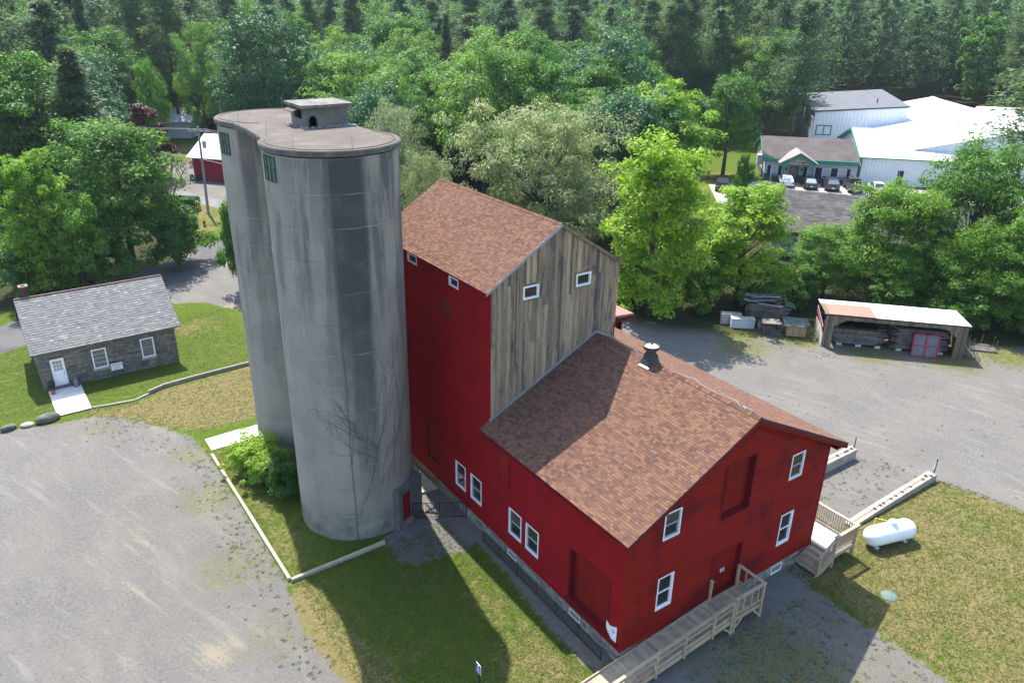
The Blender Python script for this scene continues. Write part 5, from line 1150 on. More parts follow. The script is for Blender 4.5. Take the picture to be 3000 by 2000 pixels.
def rsheet(a0, a1, y0, y1, dz, mat):
    zz = lambda y: 2.70-(.17/3.55)*y+dz; MB().hexa([(a0,y0,zz(y0)-.03),(a1,y0,zz(y0)-.03),(a1,y1,zz(y1)-.03),(a0,y1,zz(y1)-.03),(a0,y0,zz(y0)),(a1,y0,zz(y0)),(a1,y1,zz(y1)),(a0,y1,zz(y1))]).build('roof_sheet', mat, shed)
rsheet(.25, 3.55, -.085, 2.6, .012, RB); rsheet(-.08, 3.6, 2.6, 3.6, .0, RW); rsheet(-.08, .25, -.085, 2.6, .0, SPK)
for k in range(7): rsheet(3.55+k*.93, 3.55+(k+1)*.93-.012, -.085, 3.6, .0, RW)
def lumber(label, x0, x1, y0, y1, z0, z1, seed, parent_loc=(SX,SY,0), yaw=SYAW, th=.05, thin=.0):
    o = thing('lumber_stack', label, 'lumber', parent_loc, yaw); r = random.Random(seed); z = z0
    while z < z1:
        h = r.uniform(th*.7, th*1.5); y = y0
        while y < y1:
            w = r.uniform(.16, .34); a = x0+r.uniform(-.25, .35); b = x1+r.uniform(-.55, .25)
            if y < y0+.5 or z > z1-.1: MB().box(a, y, z, b, y+w-.01, z+h-.006).build('board', LMB, o)
            y += w if y < y0+.5 or z > z1-.1 else 9
        MB().box(x0+.1, y0+.4, z, x1-.2, y1, z+h-.006).build('board', LMB, o); z += h
    for k in range(3):
        xx = x0+.3+k*(x1-x0-.8)/2; MB().box(xx,y0-.02,z0-.2,xx+.4,y0+.18,z0-.01).build('block', CONC, o)
LMB = vary('old_lumber', (.07,.062,.055), (.19,.165,.14), 2, .9, .4, .3, (1,1,1))
lumber('dark stack of old boards in the left half of the shed', .9, 4.5, .55, 2.7, .2, 1.35, 1)
lumber('grey stack of old boards in the right half of the shed', 5.2, 8.9, .5, 2.6, .2, 1.75, 2)
lumber('higher pile of boards at the back left of the shed', .8, 4.2, 2.75, 3.3, .2, 2.0, 3)
FRM = vary('crimson_frame', (.30,.012,.05), (.4,.025,.08), 3, .5)
fr = thing('red_window_frame', 'crimson double window frame leaning against the shed lumber', 'window frame', (SX,SY,0), SYAW); lean = lambda a, z, o: (6.35+a, -.30-o*.97+z*.16, z*.985+.02)
m = MB(); [m.hexa(hexw(lean, *q, -.05, .05)) for q in ((0,.10,0,1.75), (1.75,1.85,0,1.75), (.88,.98,0,1.75), (0,1.85,0,.09), (0,1.85,1.66,1.75), (.1,.88,.82,.89), (.98,1.75,.82,.89))]; m.build('frame', FRM, fr)
for a0, a1 in ((.1,.88), (.98,1.75)):
    for z0, z1 in ((.09,.82), (.89,1.66)): MB().hexa(hexw(lean, a0, a1, z0, z1, -.01, .005)).build('pane', vary('dusty_glass', (.10,.11,.14), (.16,.17,.2), 3, .25), fr)
# ladder on the shed's left side
ld = thing('ladder', 'red and silver ladder hanging on the left side of the shed', 'ladder', (SX,SY,0), SYAW)
for z, mt in ((1.28, GR), (1.62, GREYT)): MB().bar((-.10,.0,z), (-.10,3.2,z+.5), .04, .09).build('side_rail', mt, ld)
for k in range(9): MB().bar((-.10,.15+k*.36,1.30+k*.056), (-.10,.15+k*.36,1.62+k*.056), .03, .03).build('rung', GREYT, ld)
# things left of the shed
fz = thing('chest_freezer', 'old white chest lying on the grass left of the lumber heap', 'chest', (30.75,20.9,0), math.atan2(-1.22,1.37)); MB().box(0,0,.02,1.85,.7,.72).build('body', vary('chipped_white', (.42,.44,.45), (.6,.62,.62), 4, .6), fz); MB().box(-.02,-.02,.72,1.87,.72,.80).build('lid', vary('dirty_lid', (.3,.29,.26), (.5,.49,.46), 5, .7), fz)
fz = thing('chest_freezer', 'second dirty white chest half hidden behind the first', 'chest', (30.95,21.75,0), math.atan2(-1.22,1.37)); MB().box(-.3,0,.0,1.3,.6,.82).build('body', vary('dirty_white', (.33,.34,.33), (.46,.47,.46), 4, .6), fz); MB().box(-.32,-.02,.82,1.32,.62,.88).build('lid', vary('dirty_lid2', (.25,.25,.22), (.4,.4,.37), 5, .7), fz)
ct_ = thing('slatted_crate', 'weathered slatted crate on legs beside the tan box', 'crate', (31.75,18.55,0), SYAW); MB().box(-.1,-.1,1.0,1.25,1.05,1.06).build('top', LMB, ct_); [MB().box(x,y,0,x+.08,y+.08,1.0).build('leg', LMB, ct_) for x in (0,.55,1.1) for y in (0,.9)]
r = random.Random(8)
for k in range(12): MB().box(-.25+r.uniform(-.15,.1),.1+.05*(k % 3),.05+k*.075,1.35+r.uniform(-.2,.15),.9,.11+k*.075).build('slat', LMB, ct_)
bx_ = thing('storage_box', 'tan wooden box with a green sheet on top beside the shed', 'box', (33.0,17.35,0), SYAW); MB().box(0,0,.1,1.55,1.1,.92).build('body', vary('tan_board', (.30,.21,.115), (.42,.31,.18), 2, .8, 0, 0, (4,4,1)), bx_)
for a in (0, .5, 1.0, 1.5): MB().box(a,-.02,.1,a+.05,-.001,.92).build('batten', SPK, bx_)
MB().hexa([(-.2,-.15,.95),(1.75,-.15,.95),(1.75,1.4,1.15),(-.2,1.4,1.15),(-.2,-.15,.97),(1.75,-.15,.97),(1.75,1.4,1.17),(-.2,1.4,1.17)]).build('sheet', vary('green_sheet', (.03,.055,.05), (.09,.13,.11), 3, .6), bx_); MB().box(1.2,-.12,.98,1.75,.25,1.02).build('board', LMB, bx_)
lumber('tall untidy heap of old boards and green tarps left of the shed', -.4, 2.7, .3, 2.0, .2, 1.75, 5, (32.6,20.3,0), SYAW)
tp = thing('tarpaulin', 'dark green tarpaulin over the heap of old boards', 'tarpaulin', (32.6,20.3,0), SYAW)
n = 14; vs = []; fs = []; rr_ = np.random.default_rng(3)
for i in range(n+1):
    for j in range(n+1):
        a = -1.0+4.3*i/n; b = .75+1.7*j/n; vs.append((a, b, 1.86+.12*math.sin(a*2.1)+rr_.uniform(-.11,.11)-.45*max(0, a-2.3)-.5*max(0, -.2-a)-.5*max(0, b-2.1)))
for i in range(n):
    for j in range(n): fs.append((i*(n+1)+j, (i+1)*(n+1)+j, (i+1)*(n+1)+j+1, i*(n+1)+j+1))
MB().add(vs, fs).build('cloth', vary('tarp', (.022,.05,.042), (.05,.09,.075), 2, .5), tp, True)
ob = thing('scrap_boards', 'loose dark scrap boards lying on top of the tarpaulin', 'boards', (32.6,20.3,0), SYAW); r = random.Random(12)
for k in range(30):
    a, b = r.uniform(-.9, .8), r.uniform(.0, 1.8); an_ = r.uniform(-.45, .45); l = r.uniform(1.0, 2.1); MB().bar((a,b,1.82+.016*k), (a+l*math.cos(an_),b+l*math.sin(an_)*.5,1.86+.016*k+r.uniform(-.22,.22)), r.uniform(.1,.25), .03).build('board', LMB if k % 3 else GREYT, ob)
pt = thing('wooden_pallet', 'flat wooden pallet with upright stakes right of the shed', 'pallet', (42.9,7.9,0), rad(-50))
for k in range(8): MB().box(0,k*.17,.12,1.9,k*.17+.14,.15).build('slat', LMB, pt)
for y in (0, .6, 1.2): MB().box(0,y,0,1.9,y+.08,.12).build('runner', LMB, pt)
for x, y in ((.1,.1), (.1,1.2), (1.7,.2), (1.8,1.2), (1.0,1.3)): MB().tube([(x,y,0),(x+.05,y,.95)], .025, 5).build('stake', SPK, pt)
sc_ = thing('leaning_poles', 'bundle of poles leaning on the right end of the shed', 'poles', (SX,SY,0), SYAW)
r = random.Random(3)
for k in range(9): MB().tube([(SLN+.55+.1*k,.1+r.uniform(-.2,.3),0),(SLN+.12,.4+r.uniform(-.1,1.2),1.5+r.uniform(-.5,.5))], .025, 5).build('pole', LMB, sc_)
# ---------------------------------------------------------------- grey shingled building
GX0, GY0, GYAW = 49.4, 32.3, math.atan2(-.83,.56)
gb = thing('grey_house', 'grey building with a weathered shingle roof behind the trees', 'building', (GX0,GY0,0), GYAW); GLn, GD, gze, gzr = 26, 9.8, 2.8, 6.0
GW_ = vary('grey_siding', (.21,.24,.22), (.28,.31,.29), 2, .8)
m = MB(); m.box(.3,.3,0,GLn,GD-.3,gze); m.prism([(.3,.3,gze),(.3,GD-.3,gze),(.3,GD/2,gzr-.1)], (GLn-.3,0,0)); m.build('wall', GW_, gb)
t = NT('weathered_shingle'); c = t.ramp(t.rnd(), [(0,(.085,.08,.08)), (.4,(.115,.107,.105)), (.7,(.13,.122,.119)), (1,(.155,.145,.14))]); c = t.mix(t.ramp(t.noise(.35, 4, .6), [(.42, 0), (.68, .6)]), c, (.07,.062,.06)); WSH = t.done(c, .95, .1)
gs = (gzr-gze)/(GD/2+.3); gc, gss = 1/math.hypot(1, gs), gs/math.hypot(1, gs)
bpy.context.view_layer.update()
roof(gb, (-.1,-.3,gze), (1,0,0), GLn+.2, (0,gc,gss), (GD/2+.3)/gc, (0,-gss,gc), 'roof', seed=71, expo=.28, mat=WSH, tabs=(.5,.65,.8), th=.02)
roof(gb, (GLn+.1,GD+.3,gze), (-1,0,0), GLn+.2, (0,-gc,gss), (GD/2+.3)/gc, (0,gss,gc), 'roof', seed=72, expo=.9, mat=WSH, tabs=(2,), th=.02, most=0)
gf = lambda a, z, o: (a, .3-o, z)
for a in (2.3, 7.5, 13): window(gb, gf, (a,a+1.15,1.0,2.2), wmat=vary('cream_frame%d' % int(a), (.5,.48,.42), (.6,.58,.52), 3), sash=True, proud=.05)
# ---------------------------------------------------------------- office with green fascia
OX, OY, OYAW, OL, OD = 80.072, 57.355, rad(-45.91), 12.98, 12.7
off = thing('office_building', 'low grey chemical company office with green fascia and brown roof', 'building', (OX,OY,0), OYAW); oze, ozr = 3.225, 5.435; osl = (ozr-oze)/(OD/2+.4)
TEAL = vary('teal_trim', (.02,.21,.15), (.035,.26,.19), 2, .6); OGR = vary('office_siding', (.42,.45,.48), (.50,.53,.56), 2, .7); OBL = vary('blue_wainscot', (.06,.08,.11), (.10,.12,.16), 2, .8)
m = MB(); m.box(0,0,.9,OL,OD,oze-.1); m.prism([(0,0,oze-.1),(0,OD,oze-.1),(0,OD/2,ozr-.1)], (OL,0,0)); m.build('wall', OGR, off); MB().box(-.02,-.02,0,OL+.02,OD,.9).build('wainscot', OBL, off)
t = NT('office_shingle'); c = t.ramp(t.noise(.5, 5, .65), [(.3, (.085,.073,.070)), (.7, (.14,.122,.117))]); c = t.mix(t.math('MULTIPLY', t.noise(30, 2), .5), c, (.08,.068,.065)); OSH = t.done(c, .95, .1)
bpy.context.view_layer.update()
m = MB(); oc, os_ = 1/math.hypot(1, osl), osl/math.hypot(1, osl)
def slab(y0, z0, y1, z1, x0, x1, th, mat, name, par):
    return MB().hexa([(x0,y0,z0-th),(x1,y0,z0-th),(x1,y1,z1-th),(x0,y1,z1-th),(x0,y0,z0),(x1,y0,z0),(x1,y1,z1),(x0,y1,z1)]).build(name, mat, par)
slab(-.4, oze, OD/2, ozr, -.5, OL, .12, OSH, 'roof', off); slab(OD+.4, oze, OD/2, ozr, -.5, OL, .12, OSH, 'roof', off)
for k in range(26):
    a = -.5+k*.52; MB().box(a+.01,-.46,oze-.55,min(a+.51,OL-.01),-.41,oze-.06).build('fascia_board', TEAL, off)
MB().box(-.5,-.5,oze-.08,OL,-.40,oze+.02).build('gutter', TEAL, off); slab(-.4, oze-.02, OD/2, ozr-.02, -.56, -.505, .2, TEAL, 'rake_board', off); slab(OD+.4, oze-.02, OD/2, ozr-.02, -.56, -.505, .2, TEAL, 'rake_board', off)
ofn = lambda a, z, o: (a, -o, z); SHUT = plain('shutter_navy', (.012,.016,.028), .6)
for a0, a1 in ((.9,1.9), (6.05,7.15), (8.15,9.35), (10.35,11.55)):
    window(off, ofn, (a0,a1,.68,2.08), sash=2, proud=.06)
    for s in ((a0-.5,a0-.06), (a1+.06,a1+.5)): MB().hexa(hexw(ofn, *s, .62, 2.12, -.01, .05)).build('shutter', SHUT, off)
dd_ = MB(); [dd_.hexa(hexw(ofn, *q, -.02, .06)) for q in ((3.6,3.72,.0,2.15), (4.68,4.8,.0,2.15), (3.6,4.8,2.03,2.15))]; dr = dd_.build('door', SHUT, off); MB().hexa(hexw(ofn, 3.72, 4.68, .05, 2.03, -.01, .03)).build('door_glass', vary('door_reflection', (.16,.13,.11), (.28,.24,.2), 1, .2), dr)
for a in (3.1, 5.25): lm = MB(); lm.lathe([(.04,1.5),(.11,1.56),(.09,1.82),(.02,1.95)], 8, (a,-.14,0)); lm.build('wall_lantern', BLK, off)
pch = MB().prism([(1.98,-2.2,2.95),(6.85,-2.2,2.95),(4.4,-2.2,4.35)], (0,.1,0)).build('porch_gable', TEAL, off)
for s in (-1, 1):
    x1 = 4.4+s*2.75; MB().hexa([(4.4,-2.5,4.42),(x1,-2.5,2.85),(x1,.6,2.85),(4.4,2.4,4.42),(4.4,-2.5,4.52),(x1,-2.5,2.95),(x1,.6,2.95),(4.4,2.4,4.52)]).build('porch_roof', vary('porch_shingle%d' % s, (.22,.18,.165), (.3,.255,.235), 1, .95), pch)
    MB().box(4.4+s*2.0-.08,-2.3,0,4.4+s*2.0+.08,-2.14,2.95).build('porch_post', TEAL, pch)
MB().box(2.0,-2.25,2.62,6.8,-2.1,2.95).build('porch_beam', TEAL, pch)
sb_ = MB().add([(2.85,-2.27,2.68),(5.95,-2.27,2.68),(5.95,-2.27,3.1),(4.4,-2.27,3.95),(2.85,-2.27,3.1)], [(0,1,2,3,4)]).build('sign_board', vary('sign_brown', (.14,.12,.10), (.2,.175,.15), 2, .7), pch)
MB().box(3.1,-2.29,2.72,5.7,-2.275,3.12).build('sign_panel', plain('sign_black', (.01,.01,.012), .5), sb_)
text('CHEMICAL CO.', .40, plain('sign_letters', (.8,.8,.8), .5), sb_, Matrix.Translation((4.4,-2.30,2.92)) @ FX, ext=.004); text('Astro', .56, plain('sign_gold', (.6,.38,.08), .4, .5), sb_, Matrix.Translation((4.4,-2.29,3.38)) @ FX, ext=.004, shear=.35)
MB().box(-.9,3,1.6,-.02,4.2,3.0).build('heat_pump', plain('unit_grey', (.5,.52,.54), .5), off); MB().tube([(1.0,-.45,3.1),(1.0,-.1,2.6),(1.0,-.06,.1)], .06, 6).build('downspout', WHITE, off)
for k, (a, rr) in enumerate(((6.6,.7), (8.9,.75), (11.9,.95))):
    p = Matrix.Rotation(OYAW, 4, 'Z') @ Vector((a,-1.1,0)); tree('greenbush', OX+p.x, OY+p.y, rr*1.5, rr, ['clipped shrub under the first shuttered window right of the porch','clipped shrub between the two right office windows','largest clipped shrub at the right end of the office'][k], 'shrub', 'shrub')
# ---------------------------------------------------------------- white metal halls
WM = None
t = NT('ribbed_white'); c = t.ramp(t.noise(.4, 3), [(.3, (.66,.70,.76)), (.7, (.76,.79,.84))]); WM = t.done(c, .5, .4)
WR = vary('white_roof', (.60,.61,.61), (.70,.70,.70), .3, .5); SNOW = plain('snow_guard', (.5,.52,.53), .5); SKYL = vary('skylight_strip', (.07,.066,.06), (.10,.095,.085), 1, .7)
def ribs(par, f, a0, a1, z0, z1, step, mat, name='rib'):
    g = MB().box(0,0,0,.06,.05,1).mesh(name, mat); a = a0
    while a < a1:
        MB().hexa(hexw(f, a, a+.07, z0, z1(a) if callable(z1) else z1, -.005, .05)).build(name, mat, par); a += step
hl = thing('white_hall', 'long white metal hall with a teal-edged roof right of the office', 'building', (89.85,48.06,0), OYAW); hD, hze, hzr, hL = 17.6, 3.93, 6.8, 62
m = MB(); m.box(0,0,0,hL,hD,hze-.05); m.prism([(0,0,hze-.05),(0,hD,hze-.05),(0,hD/2,hzr-.1)], (hL,0,0)); m.build('wall', WM, hl)
slab(-.3, hze, hD/2, hzr, -.4, hL, .14, WR, 'roof', hl); slab(hD+.3, hze, hD/2, hzr, -.4, hL, .14, WR, 'roof', hl); MB().bar((-.4,hD/2,hzr+.01), (hL,hD/2,hzr+.01), .3, .05).build('ridge_cap', SNOW, hl)
for y0, y1 in ((-.3,hD/2), (hD+.3,hD/2)): slab(y0, hze+.01, y1, hzr+.01, -.5, -.405, .3, TEAL, 'rake_trim', hl)
MB().box(-.45,-.42,hze-.16,hL,-.305,hze+.0).build('gutter', TEAL, hl); MB().box(-.06,-.06,0,.08,.0,hze-.1).build('corner_trim', TEAL, hl)
fh = lambda a, z, o: (a, -o, z); ribs(hl, fh, .4, 40, 0, hze-.16, .5, WM)
r = random.Random(4); hs2 = (hzr-hze)/(hD/2+.3)
for row, off_ in ((1.5, 0), (2.4, .6)):
    for k in range(22): a = .9+off_+k*1.25; z = hze+hs2*row; MB().box(a,row-.3,z-.0,a+.14,row-.18,z+.09).build('snow_guard', SNOW, hl)
window(hl, fh, (6.2,7.4,.8,2.2), sash=2, proud=.05); MB().hexa(hexw(fh, 5.2, 6.0, .05, 2.2, -.01, .05)).build('door', SHUT, hl); MB().hexa(hexw(fh, 17.5, 18.3, 2.9, 3.2, -.01, .06)).build('wall_light', GREYT, hl)
bk_ = thing('block_building', 'tall white building with a sloping dark grey roof behind the office', 'building', (106.63,69.01,0), rad(-45.97)); kL, kD = 15.65, 21.9
zf = lambda x: 7.0+1.37*x/kL
MB().hexa([(.35,.3,0),(kL-.3,.3,0),(kL-.3,kD-.3,0),(.35,kD-.3,0),(.35,.3,zf(.35)-.2),(kL-.3,.3,zf(kL-.3)-.2),(kL-.3,kD-.3,zf(kL-.3)+.5),(.35,kD-.3,zf(.35)+.5)]).build('wall', WM, bk_)
MB().box(.30,.35,0,.345,kD-.4,6.8).build('grey_side', vary('side_grey', (.34,.36,.39), (.42,.44,.47), 1, .7), bk_)
RG = vary('grey_membrane', (.085,.088,.10), (.12,.124,.138), .8, .7)
for k in range(5):
    x0, x1 = kL*k/5, kL*(k+1)/5-.03; MB().hexa([(x0,0,zf(x0)-.18),(x1,0,zf(x1)-.18),(x1,kD,zf(x1)+.53),(x0,kD,zf(x0)+.53),(x0,0,zf(x0)),(x1,0,zf(x1)),(x1,kD,zf(x1)+.71),(x0,kD,zf(x0)+.71)]).build('roof_strip', RG, bk_)
MB().bar((0,-.03,zf(0)-.1), (kL,-.03,zf(kL)-.1), .05, .26).build('roof_edge', plain('edge_dark', (.05,.05,.06), .6), bk_); MB().bar((-.03,0,zf(0)-.1), (-.03,kD,zf(0)+.61), .05, .26).build('roof_edge', plain('edge_dark2', (.05,.05,.06), .6), bk_)
MB().tube([(kL*.72,5,zf(kL*.72)+.1),(kL*.72,5,zf(kL*.72)+1.0)], .09, 6).build('vent_pipe', BLK, bk_)
fk = lambda a, z, o: (a, .3-o, z); ribs(bk_, fk, .7, kL-.4, 0, lambda a: zf(a)-.25, .62, WM); fks = lambda a, z, o: (.30-o, a, z)
window(bk_, fk, (.9,3.5,2.9,4.6), wmat=SHUT, sash=False, fw=.12, proud=.08); MB().hexa(hexw(fk, 2.15, 2.27, 2.95, 4.55, -.02, .06)).build('mullion', SHUT, bk_)
for a in (2, 4.4, 6.8, 9.6): window(bk_, fks, (a,a+1.2,4.0,5.5), wmat=SHUT, sash=False, fw=.1)
window(bk_, fks, (15,17.4,4.6,6.2), wmat=SHUT, sash=False, fw=.1)
for a in (8, 11, 14, 17): window(bk_, fks, (a,a+1.6,.6,2.9), wmat=plain('bronze%d' % a, (.3,.22,.12), .5), sash=False, fw=.12)
# the big roof further back, ridge running towards us
bg = thing('white_warehouse', 'broad white warehouse roof with a row of grey strips beside its ridge', 'building', (105.74,34.85,0), math.atan2(66.25-34.85,139.9-105.74)); bL = 46.4
m = MB(); m.box(0,-16,0,bL,16,4.2); m.prism([(0,-16,4.2),(0,16,4.2),(0,0,7.9)], (bL,0,0)); m.build('wall', WM, bg)
slab(0, 8.0, 16.3, 4.2, -.2, bL+.2, .12, WR, 'roof', bg); slab(0, 8.0, -16.3, 4.2, -.2, bL+.2, .12, WR, 'roof', bg); MB().bar((-.2,0,8.04), (bL+.2,0,8.04), .5, .08).build('ridge_cap', SNOW, bg)
for k in range(11): a = 22+k*2.15; slab(.7, 7.862, 4.6, 6.953, a, a+.7, .02, SKYL, 'roof_strip', bg)
wg = thing('white_wing', 'farthest white roofed hall at the right picture edge', 'building', (134,52,0), rad(-45.9)); m = MB(); m.box(0,0,0,50,14,3.6); m.prism([(0,0,3.6),(0,14,3.6),(0,7,7.2)], (50,0,0)); m.build('wall', WM, wg); slab(-.3, 3.6, 7, 7.3, -.2, 50, .12, WR, 'roof', wg); slab(14.3, 3.6, 7, 7.3, -.2, 50, .12, WR, 'roof', wg)
for k in range(6): slab(5.2, 6.40, 6.6, 7.11, 6+k*2.6, 7.3+k*2.6, .02, SKYL, 'roof_strip', wg)
# ---------------------------------------------------------------- parked vehicles
TYRE = plain('tyre', (.012,.012,.012), .9); RIM = plain('rim', (.4,.4,.42), .35, .5, .7); CGL = plain('car_glass', (.02,.025,.03), .06, .6); CGS = plain('bright_glass', (.24,.32,.36), .08, .6); TAIL = plain('tail_red', (.35,.01,.012), .3); HEADL = plain('head_lamp', (.75,.77,.8), .15)
def loft(st):
    m = MB(); n = 12; vs = []
    for x, w, z0, z1 in st:
        c = .16*min(w, z1-z0)+.02
        ring = [(w-c,z0),(w,z0+c),(w,(z0+z1)/2),(w-c*.25,z1-c*1.5),(w-c*1.2,z1-c*.3),(w-c*3.0,z1)]; ring = ring+[(-a, b) for a, b in ring[::-1]]
        vs += [(x, a, b) for a, b in ring]
    k = len(ring); fs = [(i*k+j, i*k+(j+1) % k, (i+1)*k+(j+1) % k, (i+1)*k+j) for i in range(len(st)-1) for j in range(k)]
    fs += [tuple(range(k))[::-1], tuple(range((len(st)-1)*k, len(st)*k))]; return m.add(vs, fs)
def car(label, x, y, yaw, col, kind='sedan', cat='car', glass=CGL):
    o = thing('parked_'+('pickup' if kind == 'pickup' else 'car'), label, cat, (x,y,0), yaw, 'vehicles parked by the office'); pm = NT('paint_'+label[:14]).done(col, .22, .5); pm.node_tree.nodes['Principled BSDF'].inputs['Coat Weight'].default_value = .6
    if kind == 'pickup':
        b = loft([(-2.75,.88,.55,1.02),(-2.7,.93,.5,1.08),(-1.2,.95,.42,1.1),(.2,.95,.42,1.1),(1.6,.95,.42,1.12),(2.5,.9,.45,1.05),(2.75,.8,.55,.9)]).build('body', pm, o, True); cab = [(-.85,1.08),(-.6,1.78),(.55,1.80),(1.35,1.12)]
        m = MB(); m.box(-2.6,-.78,1.09,-.95,.78,1.115); m.build('bed_floor', plain('bed_black', (.02,.02,.022), .8), o); m = MB(); m.box(-2.72,-.93,1.08,-.9,-.80,1.30); m.box(-2.72,.80,1.08,-.9,.93,1.30); m.box(-2.74,-.93,.75,-2.64,.93,1.30); m.build('bed_side', pm, o)
    elif kind == 'suv':
        b = loft([(-2.25,.8,.5,.95),(-2.2,.9,.35,1.08),(-1.0,.94,.3,1.1),(.6,.94,.3,1.08),(1.7,.92,.32,1.02),(2.2,.85,.4,.9),(2.3,.7,.5,.75)]).build('body', pm, o, True); cab = [(-2.15,1.06),(-1.75,1.66),(.25,1.68),(1.05,1.08)]
    else:
        b = loft([(-2.3,.72,.45,.78),(-2.22,.85,.3,.93),(-1.2,.9,.25,.98),(.3,.9,.25,.95),(1.4,.88,.28,.88),(2.1,.8,.33,.74),(2.3,.66,.42,.62)]).build('body', pm, o, True); cab = [(-1.85,.94),(-.95,1.42),(.25,1.44),(1.15,.94)]
    (ax, az), (bx, bz), (cx, cz), (dx, dz) = cab; w0, w1 = (.88 if kind != 'sedan' else .83), (.70 if kind != 'sedan' else .62)
    m = MB(); m.add([(ax,-w0,az),(bx,-w1,bz),(cx,-w1,cz),(dx,-w0,dz),(ax,w0,az),(bx,w1,bz),(cx,w1,cz),(dx,w0,dz)], [(0,1,2,3),(7,6,5,4),(0,4,5,1),(1,5,6,2),(2,6,7,3)]); cb_ = m.build('cabin', pm, o)
    def face(a, b, c, d, nm, gm, s=.12, e=.012):
        ps = [Vector(p) for p in (a, b, c, d)]; ce = sum(ps, Vector())/4; n = (ps[1]-ps[0]).cross(ps[3]-ps[0]).normalized()
        if n.dot(ce-Vector((0,0,1))) < 0: n = -n
        MB().add([ce+(p-ce)*(1-s)+n*e for p in ps], [(0,1,2,3)]).build(nm, gm, cb_)
    face((ax,-w0,az),(ax,w0,az),(bx,w1,bz),(bx,-w1,bz),'rear_window',glass); face((dx,-w0,dz),(dx,w0,dz),(cx,w1,cz),(cx,-w1,cz),'windscreen',CGL)
    mx = (bx+cx)/2
    for s in (-1, 1):
        mb0 = ax+(mx-ax)*.98; face((ax+.12,s*w0,az),(mx,s*w0,az),(mx,s*w1,bz),(bx,s*w1,bz),'side_window',CGL); face((mx,s*w0,az),(dx-.1,s*w0,dz),(cx,s*w1,cz),(mx,s*w1,bz),'side_window',CGL)
        zz = .62 if kind == 'sedan' else .78; xb = -2.32 if kind != 'pickup' else -2.76
        MB().box(xb,min(s*.5,s*.82),zz,xb+.12,max(s*.5,s*.82),zz+.17).build('tail_light', TAIL, o); xf = 2.14 if kind != 'pickup' else 2.62; MB().box(xf,min(s*.45,s*.74),.58 if kind == 'sedan' else .72,xf+.12,max(s*.45,s*.74),.70 if kind == 'sedan' else .88).build('headlight', HEADL, o)
        MB().box(dx-.35,min(s*.9,s*1.06),az+.02,dx-.2,max(s*.9,s*1.06),az+.16).build('mirror', pm, o)
        for wx in ((-1.4,1.4) if kind != 'pickup' else (-1.7,1.75)):
            R_ = .33 if kind == 'sedan' else .39; wl2 = MB().lathe([(R_*.6,-.11),(R_*.95,-.11),(R_,-.08),(R_,.08),(R_*.95,.11),(R_*.6,.11)], 20).build('wheel', TYRE, o, True); wl2.matrix_local = Matrix.Translation((wx,s*.84,R_)) @ Matrix.Rotation(rad(90), 4, 'X'); MB().lathe([(.03,-.115),(R_*.6,-.11),(R_*.6,.11),(.03,.115)], 14).build('rim', RIM, wl2)
    MB().box((-2.33 if kind != 'pickup' else -2.77),-.2,.5,(-2.2),.2,.62).build('number_plate', SW, o)
    return o
HD_ = rad(44.1)
cv_ = lambda x, y: (x+1.55, y+1.5)
car('white car parked leftmost in front of the office porch', *cv_(78.2,51.6), HD_, (.62,.65,.66), 'sedan', glass=CGS)
car('black sedan with red tail lights parked beside the porch post', *cv_(79.9,48.9), HD_, (.008,.008,.01), 'sedan', glass=CGS)
car('dark grey hatchback parked left of the pickup', *cv_(81.6,46.6), HD_, (.022,.022,.026), 'suv', glass=CGS)
car('dark grey pickup truck with an open bed', cv_(83.2,44.0)[0]+.35, cv_(83.2,44.0)[1]+.3, HD_, (.07,.07,.075), 'pickup', 'pickup')
car('white car parked right of the pickup, half behind trees', *cv_(85.6,41.9), HD_, (.6,.63,.65), 'sedan')
car('black car parked alone left of the vine-covered bush', 69.4, 55.9, rad(44.1+175), (.008,.009,.011), 'suv')
# ---------------------------------------------------------------- red house and utility pole on the left
rh_ = thing('red_house', 'red metal-sided house with a white roof behind the utility pole', 'house', (8.37,98.49,0), rad(-48)); RM = vary('red_metal', (.30,.018,.03), (.36,.026,.04), 1, .5)
m = MB(); m.box(0,0,0,14,9,3.3); m.prism([(0,0,3.3),(0,9,3.3),(0,4.5,5.6)], (14,0,0)); m.build('wall', RM, rh_); ribs(rh_, lambda a, z, o: (a, -o, z), .3, 9, 0, 3.2, .4, RM)
slab(-.5, 3.25, 4.5, 5.75, -.6, 14.4, .12, WR, 'roof', rh_); slab(9.5, 3.25, 4.5, 5.75, -.6, 14.4, .12, WR, 'roof', rh_)
MB().box(-.05,.6,.1,-.001,1.6,2.2).build('door', WHITE, rh_); MB().hexa([(-1.5,.2,2.3),(.0,.2,2.75),(.0,2.2,2.75),(-1.5,2.2,2.3),(-1.5,.2,2.38),(.0,.2,2.83),(.0,2.2,2.83),(-1.5,2.2,2.38)]).build('awning', WHITE, rh_)
for y in (.3, 2.1): MB().tube([(-1.4,y,0),(-1.4,y,2.3)], .05, 6).build('awning_post', WHITE, rh_)
MB().lathe([(.28,0),(.3,.02),(.3,1.6),(.25,1.75),(.02,1.8)], 14, (-.6,2.6,0)).build('water_tank', WHITE, rh_, True)
r2_ = thing('red_house', 'second red gabled building half hidden behind the white roof', 'house', (16.5,101.5,0), rad(-48)); m = MB(); m.box(0,0,0,9,7,3.6); m.prism([(0,0,3.6),(0,7,3.6),(0,3.5,6.6)], (9,0,0)); m.build('wall', RM, r2_); slab(-.4, 3.4, 3.5, 6.75, -.5, 9.4, .12, WR, 'roof', r2_); slab(7.4, 3.4, 3.5, 6.75, -.5, 9.4, .12, WR, 'roof', r2_)
